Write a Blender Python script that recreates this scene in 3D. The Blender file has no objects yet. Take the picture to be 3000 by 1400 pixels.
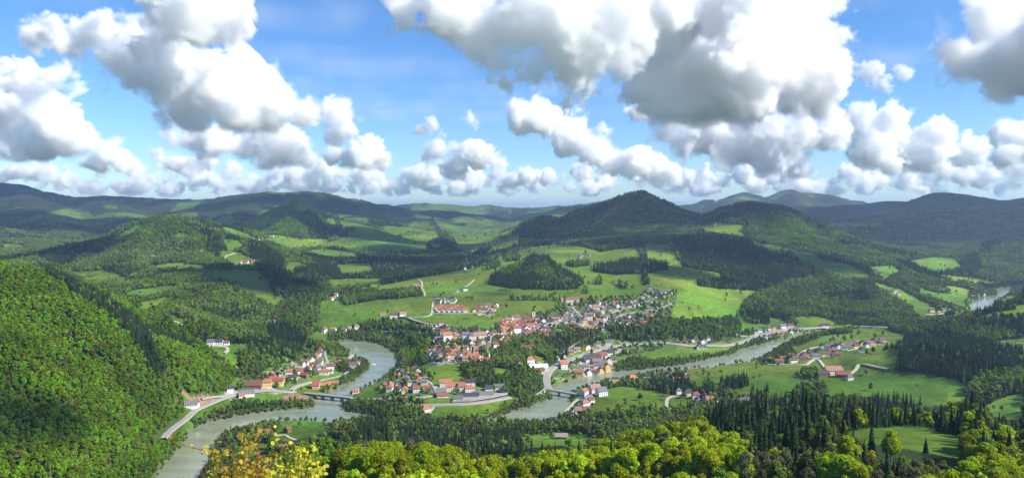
import bpy, math, random
import numpy as np
from mathutils import Vector
rad = math.radians
sc = bpy.context.scene

# ------------------------------------------------------------------ camera, sky, sun, exposure
FOC, CAMZ, HOR = 2142.0, 300.0, 612.0          # focal length and horizon in units of the 3000 px wide picture
cam = bpy.data.cameras.new('camera'); cam_o = bpy.data.objects.new('camera', cam); sc.collection.objects.link(cam_o)
cam.sensor_width = 36; cam.lens = 36 * FOC / 3000
cam_o.location = (0, 0, CAMZ); cam_o.rotation_euler = (rad(90), 0, 0); cam.shift_y = -(700 - HOR) / 3000
cam.clip_start = 0.5; cam.clip_end = 120000; sc.camera = cam_o
SUN_EL, SUN_AZ = rad(38), rad(108)
world = bpy.data.worlds.new('World'); sc.world = world; world.use_nodes = True
wn = world.node_tree.nodes
sky = wn.new('ShaderNodeTexSky'); sky.sky_type = 'NISHITA'; sky.sun_disc = False
sky.sun_elevation = SUN_EL; sky.sun_rotation = SUN_AZ; sky.altitude = 300
sky.air_density = 1.0; sky.dust_density = 0.0; sky.ozone_density = 3.0
wn['Background'].inputs[1].default_value = 0.12
sky_hs = wn.new('ShaderNodeHueSaturation'); sky_hs.inputs['Saturation'].default_value = 1.18; sky_hs.inputs['Value'].default_value = 0.80
sky_mx = wn.new('ShaderNodeMix'); sky_mx.data_type = 'RGBA'; sky_mx.blend_type = 'MULTIPLY'; sky_mx.inputs[0].default_value = 1; sky_mx.inputs[7].default_value = (.74, .90, 1.12, 1)
world.node_tree.links.new(sky.outputs[0], sky_hs.inputs['Color']); world.node_tree.links.new(sky_hs.outputs[0], sky_mx.inputs[6])
world.node_tree.links.new(sky_mx.outputs[2], wn['Background'].inputs[0])
sl = bpy.data.lights.new('sun', 'SUN'); sl.energy = 5.0; sl.angle = rad(0.5); sl.color = (1.0, 0.95, 0.87)
sun = bpy.data.objects.new('sun', sl); sc.collection.objects.link(sun)
SD = Vector((math.sin(SUN_AZ) * math.cos(SUN_EL), math.cos(SUN_AZ) * math.cos(SUN_EL), math.sin(SUN_EL)))
sun.rotation_euler = SD.to_track_quat('Z', 'Y').to_euler(); sun.location = (3000, 800, 3000)
sc.view_settings.view_transform = 'Standard'; sc.view_settings.look = 'None'
sc.view_settings.exposure = 0.72; sc.view_settings.gamma = 1
sc.cycles.volume_bounces = 30; sc.cycles.max_bounces = 32; sc.cycles.diffuse_bounces = 3
sc.cycles.glossy_bounces = 2; sc.cycles.transmission_bounces = 4; sc.cycles.volume_step_rate = 4.0
sc.cycles.use_denoising = True; sc.cycles.sample_clamp_indirect = 4.0

# ------------------------------------------------------------------ helpers
def link(o): sc.collection.objects.link(o); return o
def tag(o, label=None, cat=None, group=None, kind=None):
    if label: o['label'] = label
    if cat: o['category'] = cat
    if group: o['group'] = group
    if kind: o['kind'] = kind
    return o
def empty(name, loc=(0, 0, 0), rz=0, s=1.0):
    o = bpy.data.objects.new(name, None); link(o); o.location = loc; o.rotation_euler = (0, 0, rz); o.scale = (s, s, s)
    o.empty_display_size = 1; return o
def mesh_np(name, V, F_, mats=(), midx=None, smooth=False):
    """V (n,3); F_ list of (m,k) arrays of faces"""
    me = bpy.data.meshes.new(name); V = np.asarray(V, dtype=np.float32)
    if not isinstance(F_, (list, tuple)): F_ = [F_]
    me.vertices.add(len(V)); me.vertices.foreach_set('co', V.ravel())
    loops = np.concatenate([np.asarray(f).ravel() for f in F_]).astype(np.int32)
    cnt = np.concatenate([np.full(len(f), np.asarray(f).shape[1]) for f in F_])
    me.loops.add(len(loops)); me.loops.foreach_set('vertex_index', loops)
    me.polygons.add(len(cnt)); st = np.concatenate([[0], np.cumsum(cnt)[:-1]]).astype(np.int32)
    me.polygons.foreach_set('loop_start', st)
    if midx is not None: me.polygons.foreach_set('material_index', np.asarray(midx, dtype=np.int32))
    me.polygons.foreach_set('use_smooth', np.full(len(cnt), bool(smooth)))
    for m in mats: me.materials.append(m)
    me.update(calc_edges=True); me.validate(); return me
class MB:
    """collects faces into one mesh"""
    def __init__(s): s.v = []; s.f = []; s.m = []
    def quad(s, a, b, c, d, m=0): n = len(s.v); s.v += [a, b, c, d]; s.f.append((n, n + 1, n + 2, n + 3)); s.m.append(m)
    def tri(s, a, b, c, m=0): n = len(s.v); s.v += [a, b, c]; s.f.append((n, n + 1, n + 2)); s.m.append(m)
    def poly(s, pts, m=0): n = len(s.v); s.v += list(pts); s.f.append(tuple(range(n, n + len(pts)))); s.m.append(m)
    def box(s, x0, x1, y0, y1, z0, z1, m=0):
        n = len(s.v); s.v += [(x, y, z) for z in (z0, z1) for y in (y0, y1) for x in (x0, x1)]
        for q in ((0, 2, 3, 1), (4, 5, 7, 6), (0, 1, 5, 4), (2, 6, 7, 3), (0, 4, 6, 2), (1, 3, 7, 5)):
            s.f.append(tuple(n + k for k in q)); s.m.append(m)
    def cone(s, p0, r0, p1, r1, n=8, m=0, cap=True):
        p0 = Vector(p0); p1 = Vector(p1); a = (p1 - p0).normalized(); u = a.orthogonal().normalized(); w = a.cross(u); b = len(s.v)
        for p, r in ((p0, r0), (p1, r1)):
            for k in range(n):
                t = 2 * math.pi * k / n; s.v.append(tuple(p + (u * math.cos(t) + w * math.sin(t)) * r))
        for k in range(n): s.f.append((b + k, b + (k + 1) % n, b + n + (k + 1) % n, b + n + k)); s.m.append(m)
        if cap: s.f.append(tuple(b + n + k for k in range(n))); s.m.append(m); s.f.append(tuple(b + n - 1 - k for k in range(n))); s.m.append(m)
    def mesh(s, name, mats, smooth=False):
        me = bpy.data.meshes.new(name); me.from_pydata([tuple(p) for p in s.v], [], s.f)
        for m in mats: me.materials.append(m)
        me.polygons.foreach_set('material_index', s.m); me.polygons.foreach_set('use_smooth', [smooth] * len(s.f)); me.update(); return me
    def obj(s, name, mats, parent=None, smooth=False):
        o = link(bpy.data.objects.new(name, s.mesh(name, mats, smooth)))
        if parent: o.parent = parent
        return o
# 2D value-gradient noise in numpy
_rs = np.random.RandomState(7); _P = _rs.permutation(512); _G = _rs.uniform(-1, 1, 512)
def vnoise(x, y, seed=0):
    xi = np.floor(x).astype(np.int64); yi = np.floor(y).astype(np.int64); fx = x - xi; fy = y - yi
    fx = fx * fx * fx * (fx * (fx * 6 - 15) + 10); fy = fy * fy * fy * (fy * (fy * 6 - 15) + 10)
    def h(i, j): return _G[_P[(_P[(i + seed * 131) & 511] + j) & 511]]
    a = h(xi, yi); b = h(xi + 1, yi); c = h(xi, yi + 1); d = h(xi + 1, yi + 1)
    return (a + (b - a) * fx) * (1 - fy) + (c + (d - c) * fx) * fy
def fbm(x, y, octv=5, seed=0, gain=.5, ridged=False):
    s = 0; a = 1; t = 0
    for k in range(octv):
        n = vnoise(x * 2 ** k + 17.3 * k, y * 2 ** k - 9.1 * k, seed + k)
        if ridged: n = 1 - 2 * np.abs(n)
        s = s + a * n; t += a; a *= gain
    return s / t
def sstep(a, b, x): t = np.clip((x - a) / (b - a), 0, 1); return t * t * (3 - 2 * t)
def D_of(py, z): return FOC * (CAMZ - z) / (py - HOR)
def Z_of(py, d): return CAMZ - (py - HOR) * d / FOC
def X_of(px, d): return (px - 1500) * d / FOC

# ------------------------------------------------------------------ the lie of the land
# valley floor and terraces: (px, py, z)
BZ = [(450,1390,2),(600,1250,2),(700,1212,2),(900,1200,2),(1010,1190,2),(800,1100,12),(900,1050,15),(680,1150,12),(600,1175,14),
 (500,1270,10),(480,1285,10),(830,1150,10),(1030,1167,10),(1080,1015,3),(1150,1060,3),(1100,1110,3),(1000,1140,3),(1200,1110,24),
 (1350,1150,18),(1250,1190,12),(1450,1185,12),(1100,1190,8),(1350,1205,9),(1500,1220,4),(1600,1210,2),(1650,1180,2),(1850,1102,3),
 (2000,1078,3),(2200,1035,3),(2280,1002,3),(2400,970,4),(1300,1050,33),(1350,990,41),(1550,960,45),(1700,940,50),(1900,910,60),
 (1450,1100,24),(1620,1090,14),(1700,1050,16),(1850,1014,14),(2100,1008,12),(2250,978,12),(2400,961,13),(2000,1040,8),(1000,930,45),
 (1000,955,38),(1200,900,60),(1400,900,62),(1600,880,68),(1350,840,80),(1250,810,90),(1700,800,110),(1500,760,128),(1620,730,145),
 (1850,740,135),(2000,800,108),(2050,900,60),(2100,945,30),(1900,700,165),(970,870,50),(1360,780,75),(1440,720,100),
 (430,860,98),(500,790,108),(730,767,118),(540,770,113),(520,945,68),(641,1007,60),(800,1000,22),(900,1000,12),(640,900,60),(850,860,70),
 (2500,1010,20),(2430,1100,24),(2200,1100,18),(2600,1120,28),(2100,1130,18),(2650,1070,38),(2450,1170,20),(1800,1180,8),(1750,1140,8),
 (2100,1170,12),(2950,1200,55),(2750,930,8),(2850,905,5),(2900,885,3),(2760,840,36),(2750,790,58),(2900,815,25),(2700,770,78),
 (2400,772,96),(2500,800,72),(2620,900,12),(2950,850,10),(2640,960,12),(1950,1190,8),(1700,1210,8),(770,1270,8),(880,1262,7),(2850,1200,45)]
# (px, distance, z)
BD = [(100,2900,95),(300,2300,88),(0,3600,95),(0,6000,115),(300,4500,95),(600,5500,125),(900,4200,118),(900,6500,135),(1100,3300,75),(1250,3000,70),
 (1100,5500,112),(1350,5600,118),(1400,7500,160),(1700,6500,200),(2000,6500,200),(2150,3600,184),(2100,4200,200),(2300,5500,110),(2600,4500,66),(2900,3600,70),
 (2900,5200,80),(3300,4000,80),(3400,2500,30),(-300,4000,140),(-700,7000,160),(3700,7000,120),(0,9500,170),(1000,10000,190),(1500,10000,190),(2000,9500,190),(3000,10000,180),
 (0,16000,190),(1500,16000,200),(3000,16000,190),(0,40000,180),(1500,40000,190),(3000,40000,180),(-1000,2500,100),(4000,2000,40),(-1000,1000,60),(4000,1000,70),
 (2930,1400,42),(3200,1200,60),(2250,2200,40),(1180,2500,62),(-200,750,40),(0,720,32),(200,760,20),(400,800,4),(-1000,500,100),(4000,600,110),
 (1500,2,297.6),(1500,5,291),(600,3,297),(2400,3,297),(600,10,287),(1500,10,286),(2400,10,286),(-900,10,286),(3900,10,286),
 (600,35,268),(1500,35,268),(2400,35,268),(-900,35,268),(3900,35,268),(600,100,236),(1500,100,236),(2400,100,236),(-900,100,236),(3900,100,236),
 (500,200,188),(900,200,196),(1500,200,200),(2400,200,202),(3900,200,200),(-900,200,180),(400,330,120),(700,330,150),(1000,330,172),(1500,330,170),(2000,330,176),(2700,330,178),(3200,330,170),
 (400,480,60),(700,480,96),(900,450,130),(1200,440,146),(1450,430,138),(1700,480,128),(1950,470,146),(2100,450,158),(2350,420,161),(2600,450,162),(2900,480,156),(2400,520,148),(2850,570,136),(3300,600,110),
 (700,650,44),(900,620,60),(1200,600,74),(1450,620,66),(1650,640,84),(1950,640,86),(2200,640,112),(2500,660,98),(2900,700,90),
 (500,720,14),(1000,760,30),(1250,760,28),(1500,780,40),(1645,795,50),(1560,790,48),(1720,790,52),(1850,800,46),(2100,820,44),(2400,850,42),(2700,850,50),(1200,880,14),(1650,900,12),(2100,960,16),(700,800,22)]
rb_px = np.array([p[0] for p in BZ] + [p[0] for p in BD], float)
rb_d = np.array([D_of(p[1], p[2]) for p in BZ] + [p[1] for p in BD], float)
rb_z = np.array([p[2] for p in BZ] + [p[2] for p in BD], float)
def _uv(px, d): return (px - 1500) / 520.0, np.log(d) * 2.3
_u, _v = _uv(rb_px, rb_d)
def _ker(u, v, uu, vv): return np.sqrt((u[:, None] - uu[None]) ** 2 + (v[:, None] - vv[None]) ** 2 + .012)
_A = _ker(_u, _v, _u, _v); _nn = len(_u)
_A = np.block([[_A - 0.01 * np.eye(_nn), np.ones((_nn, 1))], [np.ones((1, _nn)), np.zeros((1, 1))]])
_W = np.linalg.solve(_A, np.append(rb_z, 0))
def base_eval(px, d):
    u, v = _uv(px.ravel(), d.ravel()); out = np.empty(len(u))
    for k in range(0, len(u), 20000): out[k:k + 20000] = _ker(u[k:k + 20000], v[k:k + 20000], _u, _v) @ _W[:-1] + _W[-1]
    return out.reshape(px.shape)
# polar grid
pxg = np.concatenate([np.arange(-1300, -30, 14.0), np.arange(-30, 3030, 2.7), np.arange(3030, 4300, 14.0)])
lgd = np.concatenate([np.linspace(math.log(1.2), math.log(200), 90)[:-1], np.linspace(math.log(200), math.log(6500), 640)[:-1],
                      np.linspace(math.log(6500), math.log(45000), 170)])
dg = np.exp(lgd); NX, ND = len(pxg), len(dg)
PX, DD = np.meshgrid(pxg, dg, indexing='ij'); XX = X_of(PX, DD); YY = DD
def upsample(cpx, cl, Z):
    ip = np.interp(pxg, cpx, np.arange(len(cpx))); il = np.interp(lgd, cl, np.arange(len(cl)))
    i0 = np.clip(ip.astype(int), 0, len(cpx) - 2); j0 = np.clip(il.astype(int), 0, len(cl) - 2); fi = (ip - i0)[:, None]; fj = (il - j0)[None]
    A = Z[i0][:, j0]; B = Z[i0 + 1][:, j0]; C = Z[i0][:, j0 + 1]; D = Z[i0 + 1][:, j0 + 1]
    return (A * (1 - fi) + B * fi) * (1 - fj) + (C * (1 - fi) + D * fi) * fj
cpx = np.arange(-1300, 4301, 28.0); cl = np.linspace(lgd[0], lgd[-1], 260)
cP, cL = np.meshgrid(cpx, cl, indexing='ij')
BASE = upsample(cpx, cl, base_eval(cP, np.exp(cL)))
# ridges: crest points (px, py, distance, half width), canopy height to take off
TR = 15
RIDGES = [
 (TR, [(960,1300,760,70),(1040,1228,850,110),(1100,1242,860,110),(1190,1265,850,90)]),
 (TR, [(-900,560,1150,700),(-300,640,1130,650),(0,757,1150,560),(120,775,1180,500),(280,832,1230,430),(430,920,1290,330),(560,990,1250,260),(640,1045,1200,180),(700,1090,1190,120)]),
 (TR, [(60,780,1150,260),(200,850,1080,260),(330,970,1000,240),(430,1130,950,170),(460,1190,930,110)]),
 (TR, [(-300,800,900,300),(0,960,860,300),(150,1120,800,230),(280,1290,770,120)]),
 (TR, [(470,985,1240,150),(540,1060,1150,140),(580,1120,1110,90)]),
 (TR, [(80,800,2300,360),(200,735,2700,480),(300,700,2900,500),(380,652,3000,500),(440,635,3050,500),(520,632,3000,500),(600,650,2900,460),(680,705,2700,380),(740,760,2500,250)]),
 (TR, [(440,640,3050,300),(420,700,2700,300),(380,760,2450,260)]), (TR, [(560,645,2950,300),(590,720,2600,260),(600,780,2350,160)]),
 (TR, [(640,660,3250,350),(700,668,3100,300),(760,700,2900,280),(800,760,2600,240),(840,840,2250,150)]),
 (TR, [(640,670,4200,500),(700,650,4300,550),(760,625,4400,520),(820,600,4500,540),(870,581,4600,540),(930,612,4700,540),(1000,640,4700,600),(1080,662,4500,500),(1140,690,4300,400)]),
 (TR, [(870,583,4600,380),(855,630,4200,380),(810,690,3700,300),(780,720,3400,200)]),
 (0, [(-900,500,7500,2600),(-200,520,7500,2100),(0,538,7500,1900),(60,543,7500,1900),(130,565,7600,1900),(190,580,7600,1900),(240,578,7700,1900),(320,575,7700,1900),(470,583,7800,1900),(560,587,7800,2000),
      (650,583,7700,2000),(720,570,7500,2000),(800,562,7300,2000),(900,562,7200,1900),(940,566,7100,1700),(990,582,7000,1400),(1040,598,6900,1200),(1100,612,6800,900)]),
 (0, [(60,545,7500,900),(90,600,6200,900),(160,650,5200,800),(200,690,4500,500)]), (0, [(300,576,7700,900),(330,610,6500,900),(380,640,5500,700),(420,670,4700,500)]),
 (0, [(560,587,7800,800),(560,620,6600,800),(590,640,5600,700)]), (0, [(800,562,7300,900),(740,610,6200,800),(690,640,5300,600)]), (0, [(-300,540,7000,900),(-150,640,5000,900),(0,700,4000,700),(80,735,3400,400)]),
 (TR, [(440,905,1700,160),(500,880,1780,240),(560,850,1850,280),(640,825,1930,300),(720,848,1880,290),(800,900,1780,260),(870,960,1680,150)]),
 (TR, [(640,825,1930,200),(660,900,1750,200),(680,980,1580,150)]),
 (TR, [(780,975,1600,170),(840,968,1620,170),(900,985,1560,140)]),
 (10, [(1330,790,2900,250),(1400,745,3200,350),(1500,702,3600,500),(1600,662,3900,520),(1660,642,4100,540),(1720,612,4300,540),(1790,590,4400,540),(1835,570,4450,520),(1860,563,4450,520),(1885,563,4450,520),(1940,587,4400,500),
      (2000,620,4300,460),(2045,655,4100,400),(2070,690,3900,320)]),
 (10, [(1810,580,4420,380),(1815,605,4200,380),(1770,650,3900,350),(1720,705,3550,240)]), (10, [(1880,565,4440,420),(1930,610,4150,420),(1965,660,3850,380),(1985,705,3500,250)]),
 (10, [(1440,745,4200,300),(1520,685,4500,450),(1598,633,4700,480),(1660,645,4800,480)]),
 (16, [(1440,815,2250,120),(1480,790,2350,170),(1530,765,2450,190),(1570,757,2480,200),(1620,785,2420,190),(1680,830,2300,120)]),
 (TR, [(1960,712,3400,500),(2060,690,3250,600),(2150,700,3100,700),(2250,738,2850,750),(2350,780,2650,600),(2450,815,2450,450),(2550,850,2250,330),(2640,898,2050,230),(2700,938,1920,130)]),
 (TR, [(2000,664,4400,260),(2060,642,4250,360),(2130,607,4100,480),(2200,590,4000,520),(2290,605,3900,540),(2400,655,3700,500),(2500,715,3400,480),(2620,780,3000,350),(2720,830,2700,250),(2790,862,2500,150)]),
 (TR, [(2290,607,3900,350),(2310,670,3500,300),(2370,730,3150,200)]), (TR, [(2200,594,4000,350),(2190,650,3700,280)]), (TR, [(2450,690,3550,250),(2480,740,3150,200)]),
 (0, [(1980,625,9000,1200),(2020,600,9200,1400),(2060,602,9200,1400),(2080,585,9300,1500),(2110,598,9300,1500),(2180,564,9400,1800),(2240,578,9500,1800),(2310,556,9500,1900),(2350,566,9500,1900),(2400,569,9500,1900),(2480,585,9500,1700),(2530,603,9500,1500),(2600,620,9400,1300)]),
 (0, [(2180,564,9400,800),(2150,600,8200,800),(2120,625,7300,500)]), (0, [(2310,556,9500,800),(2350,600,8200,800),(2340,625,7300,500)]),
 (0, [(2400,640,5800,900),(2440,622,6100,1500),(2530,602,6300,2200),(2600,592,6300,2500),(2680,595,6300,2800),(2750,567,6300,3000),(2800,572,6300,3000),(2820,572,6300,3000),(2870,581,6200,3000),(2930,592,6100,2800),(2960,592,6100,2700),(3010,582,6100,2700),(3200,560,6100,2600),(3800,520,6300,2600)]),
 (0, [(2750,567,6500,800),(2700,640,5600,800),(2640,700,4700,600),(2600,740,4200,300)]), (0, [(2870,581,6400,800),(2880,650,5400,800),(2860,720,4500,500)]), (0, [(2600,592,6500,700),(2560,640,5600,700),(2540,690,4900,400)]),
 (0, [(3010,582,6300,800),(3060,660,5200,800),(3050,700,4500,500)]),
 (TR, [(2790,800,3500,150),(2830,757,3650,300),(2870,718,3750,420),(2920,704,3750,450),(2980,722,3650,430),(3100,700,3700,500),(3400,650,3800,600)]),
 (TR, [(2820,970,1760,110),(2870,940,1700,180),(2930,905,1650,260),(3000,870,1600,300),(3200,790,1600,400),(3700,760,1700,500)]),
 (TR, [(2600,1015,1290,90),(2680,990,1270,150),(2760,995,1230,170),(2850,1020,1150,170),(3000,1078,1050,170),(3200,1100,1000,200)]),
 (0, [(1060,612,10500,1500),(1100,603,10500,1800),(1150,606,10500,1800),(1200,600,10400,1800),(1250,594,10400,1800),(1290,600,10400,1800),(1330,608,10600,1800),(1400,605,10800,1800),(1480,612,11000,1800),(1560,614,11000,1800),(1620,611,11000,1800),(1700,604,10500,1800),(1760,590,10000,1700),(1800,600,9800,1500),(1950,615,10500,1500)]),
 (10, [(950,622,6300,700),(1050,640,5800,600),(1130,650,5400,550),(1230,672,5000,500),(1300,702,4600,400),(1350,735,4300,250)]),
 (10, [(880,710,4000,400),(950,695,4100,450),(1000,690,4100,450),(1100,703,3900,450),(1200,733,3600,380),(1280,775,3200,220)]),
 (10, [(830,785,2900,250),(900,765,3000,320),(1000,755,3000,340),(1080,765,2900,330),(1150,790,2700,260),(1200,830,2500,150)]),
 (10, [(930,810,2450,150),(1000,800,2500,200),(1080,815,2400,200),(1130,845,2250,110)]),
 (0, [(1150,640,7600,700),(1200,622,8000,900),(1260,615,8000,900),(1350,627,7500,800),(1400,655,6700,600),(1440,690,5600,350)]),
 (0, [(1760,595,7600,900),(1700,604,7400,900),(1640,622,6900,800),(1560,642,6300,600),(1500,682,5500,350)]),
 (0, [(1450,640,8800,800),(1510,618,9000,900),(1580,618,9000,900),(1650,612,8800,900)]),
 (0, [(1200,640,6800,500),(1260,645,6300,450),(1310,665,5800,350),(1360,690,5300,220)]),
]
HH = np.zeros_like(XX); NC = np.ones_like(XX)
for th, pts in RIDGES:
    P = np.array([(X_of(a, c), c, Z_of(b, c) - th * (.55 if c > 2500 else 1), w * (.78 if 2000 < c < 5200 else .9)) for a, b, c, w in pts])
    wm = P[:, 3].max(); wq = wm * 1.05 + np.interp(wm, [100, 2500], [70, 600]) * .4; m = (XX > P[:, 0].min() - wq) & (XX < P[:, 0].max() + wq) & (YY > P[:, 1].min() - wq) & (YY < P[:, 1].max() + wq)
    x = XX[m]; y = YY[m]; b = BASE[m]
    # bend the distance a little so that the flanks show spurs and gullies
    wsc = np.interp(wm, [100, 2500], [70, 600]); xw = x + fbm(x / wsc, y / wsc, 3, 11) * wsc * .32; yw = y + fbm(x / wsc + 31, y / wsc, 3, 12) * wsc * .32
    best = np.full(x.shape, 9.); bh = np.zeros(x.shape); ws = np.zeros(x.shape)
    for i in range(len(P) - 1):
        ax, ay, az, aw = P[i]; bx, by, bz, bw = P[i + 1]; L2 = (bx - ax) ** 2 + (by - ay) ** 2
        t = np.clip(((xw - ax) * (bx - ax) + (yw - ay) * (by - ay)) / L2, 0, 1)
        ds = np.hypot(xw - ax - t * (bx - ax), yw - ay - t * (by - ay)) / (aw + (bw - aw) * t)
        # near the crest the unbent distance counts, so that the skyline stays put
        t0 = np.clip(((x - ax) * (bx - ax) + (y - ay) * (by - ay)) / L2, 0, 1)
        d0 = np.hypot(x - ax - t0 * (bx - ax), y - ay - t0 * (by - ay)) / (aw + (bw - aw) * t0)
        k = sstep(.05, .4, d0); ds = np.clip(ds * k + d0 * (1 - k), 0, 1)
        g = np.where(ds < .07, ds * ds / .14, (ds - .035)) / .965; g = 1 - g; g = np.clip(g * .72 + .28 * g * g * (3 - 2 * g), 0, 1)
        wt = 1 / (ds + .004) ** 5; best = np.minimum(best, ds); bh += wt * np.maximum(az + (bz - az) * t0 - b, 0) * g; ws += wt
    NC[m] = np.minimum(NC[m], best); bh /= ws
    h = bh; H0 = HH[m]; K = np.clip(np.maximum(h, H0) * .12, 1, 22)
    e = np.clip(.5 + .5 * (h - H0) / K, 0, 1); HH[m] = H0 * (1 - e) + h * e + K * e * (1 - e) * (np.minimum(h, H0) > .5)
far = sstep(4500, 9000, DD)
rel = np.clip(HH / 160, 0, 1)
hill_n = ((fbm(XX / 420, YY / 420, 5, 3, .5, True) - .25) * 24 * rel + (fbm(XX / 1100, YY / 1100, 4, 5, .5, True) - .25) * 90 * far * (HH > 0)) * (.12 + .88 * sstep(.0, .3, NC))
flat_n = fbm(XX / 260, YY / 260, 3, 9) * 3.0 * sstep(25, 90, BASE) * sstep(900, 1300, DD) + fbm(XX / 1500, YY / 1500, 4, 15) * 45 * sstep(9000, 13000, DD)
TZ = BASE + HH + np.minimum(hill_n, HH * .25 + 3) + flat_n
_near = np.interp(DD, [1, 5, 10, 35, 100, 200, 260], [297.5, 291, 286, 268, 238, 203, 186]) + fbm(XX / 40, YY / 40, 3, 70) * np.clip(DD / 50, 0, 3)
_w = sstep(110, 250, DD); TZ = _near * (1 - _w) + TZ * _w
TZ = np.where(DD > 760, np.maximum(TZ, 4.5), TZ)

# ------------------------------------------------------------------ rivers: outlines on the water level, z = 0
def w0(pts, z=0.0): return [(X_of(px, D_of(py, z)), D_of(py, z)) for px, py in pts]
RIVER = {
 'lower': w0([(978,1006),(1013,1022),(1046,1048),(1083,1060),(1087,1078),(1073,1091),(1046,1112),(1023,1126),(998,1136),(969,1153),(940,1165),(922,1175),(934,1190),
   (891,1198),(816,1203),(720,1216),(640,1232),(590,1246),(570,1262),(550,1300),(515,1340),(484,1370),(455,1420),(560,1430),(579,1400),(597,1364),(610,1335),(622,1300),(640,1277),(690,1264),
   (763,1246),(822,1233),(900,1230),(992,1238),(1060,1230),(1150,1247),(1280,1256),(1400,1251),(1505,1236),(1544,1240),(1606,1235),(1641,1216),(1666,1190),(1655,1165),(1672,1145),
   (1738,1131),(1777,1119),(1835,1108),(1932,1090),(2000,1083),(2078,1079),(2136,1068),(2194,1061),(2226,1050),(2264,1026),(2311,1001),(2369,983),(2430,970),(2500,967),(2500,961),(2427,964),(2350,979),
   (2303,994),(2253,1005),(2194,1018),(2155,1038),(2078,1053),(2000,1070),(1894,1083),(1796,1090),(1719,1103),(1668,1122),(1634,1136),(1618,1152),(1629,1166),(1583,1186),(1532,1201),(1470,1222),
   (1400,1240),(1280,1245),(1150,1235),(1060,1214),(1010,1206),(997,1194),(998,1178),(1027,1150),(1056,1140),(1110,1114),(1145,1088),(1161,1062),(1158,1042),(1140,1023),(1110,1009),(1075,1002),(1020,1001)]),
 'upper': w0([(2890,922),(2853,912),(2842,890),(2860,880),(2886,871),(2921,867),(2930,846),(2963,840),(2954,861),(2920,880),(2901,896),(2905,910)]),
}
def in_poly(x, y, P):
    r = np.zeros(x.shape, bool); n = len(P)
    for i in range(n):
        x1, y1 = P[i]; x2, y2 = P[(i + 1) % n]
        if y1 == y2: continue
        c = ((y1 > y) != (y2 > y)) & (x < (x2 - x1) * (y - y1) / (y2 - y1) + x1); r ^= c
    return r
def edge_dist(x, y, P, closed=True):
    d = np.full(x.shape, 1e9); n = len(P)
    for i in range(n if closed else n - 1):
        x1, y1 = P[i]; x2, y2 = P[(i + 1) % n]; L2 = (x2 - x1) ** 2 + (y2 - y1) ** 2 + 1e-9
        t = np.clip(((x - x1) * (x2 - x1) + (y - y1) * (y2 - y1)) / L2, 0, 1); d = np.minimum(d, np.hypot(x - x1 - t * (x2 - x1), y - y1 - t * (y2 - y1)))
    return d
RSD = np.full(XX.shape, 500.0)       # signed distance to the water's edge, negative in the water
for P in RIVER.values():
    a = np.array(P); m = (XX > a[:, 0].min() - 170) & (XX < a[:, 0].max() + 170) & (YY > a[:, 1].min() - 170) & (YY < a[:, 1].max() + 170)
    e = edge_dist(XX[m], YY[m], P); e[in_poly(XX[m], YY[m], P)] *= -1; RSD[m] = np.minimum(RSD[m], e)
bank = sstep(-3, 16, RSD)
TZ = np.minimum(TZ, TZ * sstep(-10, 130, RSD) + 5)
TZ = -3.5 + (TZ + 3.5) * bank
def terr(px, d):
    i = np.interp(px, pxg, np.arange(NX)); j = np.interp(np.log(d), lgd, np.arange(ND))
    i0 = np.clip(i.astype(int), 0, NX - 2); j0 = np.clip(j.astype(int), 0, ND - 2); fi = i - i0; fj = j - j0
    return (TZ[i0, j0] * (1 - fi) + TZ[i0 + 1, j0] * fi) * (1 - fj) + (TZ[i0, j0 + 1] * (1 - fi) + TZ[i0 + 1, j0 + 1] * fi) * fj
def ground(x, y):
    x = np.atleast_1d(np.asarray(x, float)); y = np.atleast_1d(np.asarray(y, float)); return terr(1500 + FOC * x / y, y)
SY = HOR + FOC * (CAMZ - TZ) / DD            # picture row of every ground point
RUN = np.minimum.accumulate(np.where(DD < 60, 9999, SY), axis=1)      # highest ground seen so far along a column
RUNP = np.concatenate([np.full((NX, 1), 9999.), RUN[:, :-1]], axis=1)
VIS = SY <= RUNP + 2.5
def cast(px, py):
    """first ground point seen at a picture position -> X, Y, Z"""
    i = int(np.clip(np.interp(px, pxg, np.arange(NX)), 0, NX - 2)); s = RUN[i]; k = np.nonzero(s <= py)[0]
    if len(k) == 0: return None
    k = k[0]; s0 = SY[i, k - 1] if k > 0 else s[k]; s1 = SY[i, k]; t = 0 if s0 == s1 else np.clip((s0 - py) / (s0 - s1), 0, 1)
    if s0 < py: t = 0
    d = math.exp(lgd[k - 1] + (lgd[k] - lgd[k - 1]) * t); x = X_of(px, d); return (x, d, float(ground(x, d)[0]))

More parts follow.
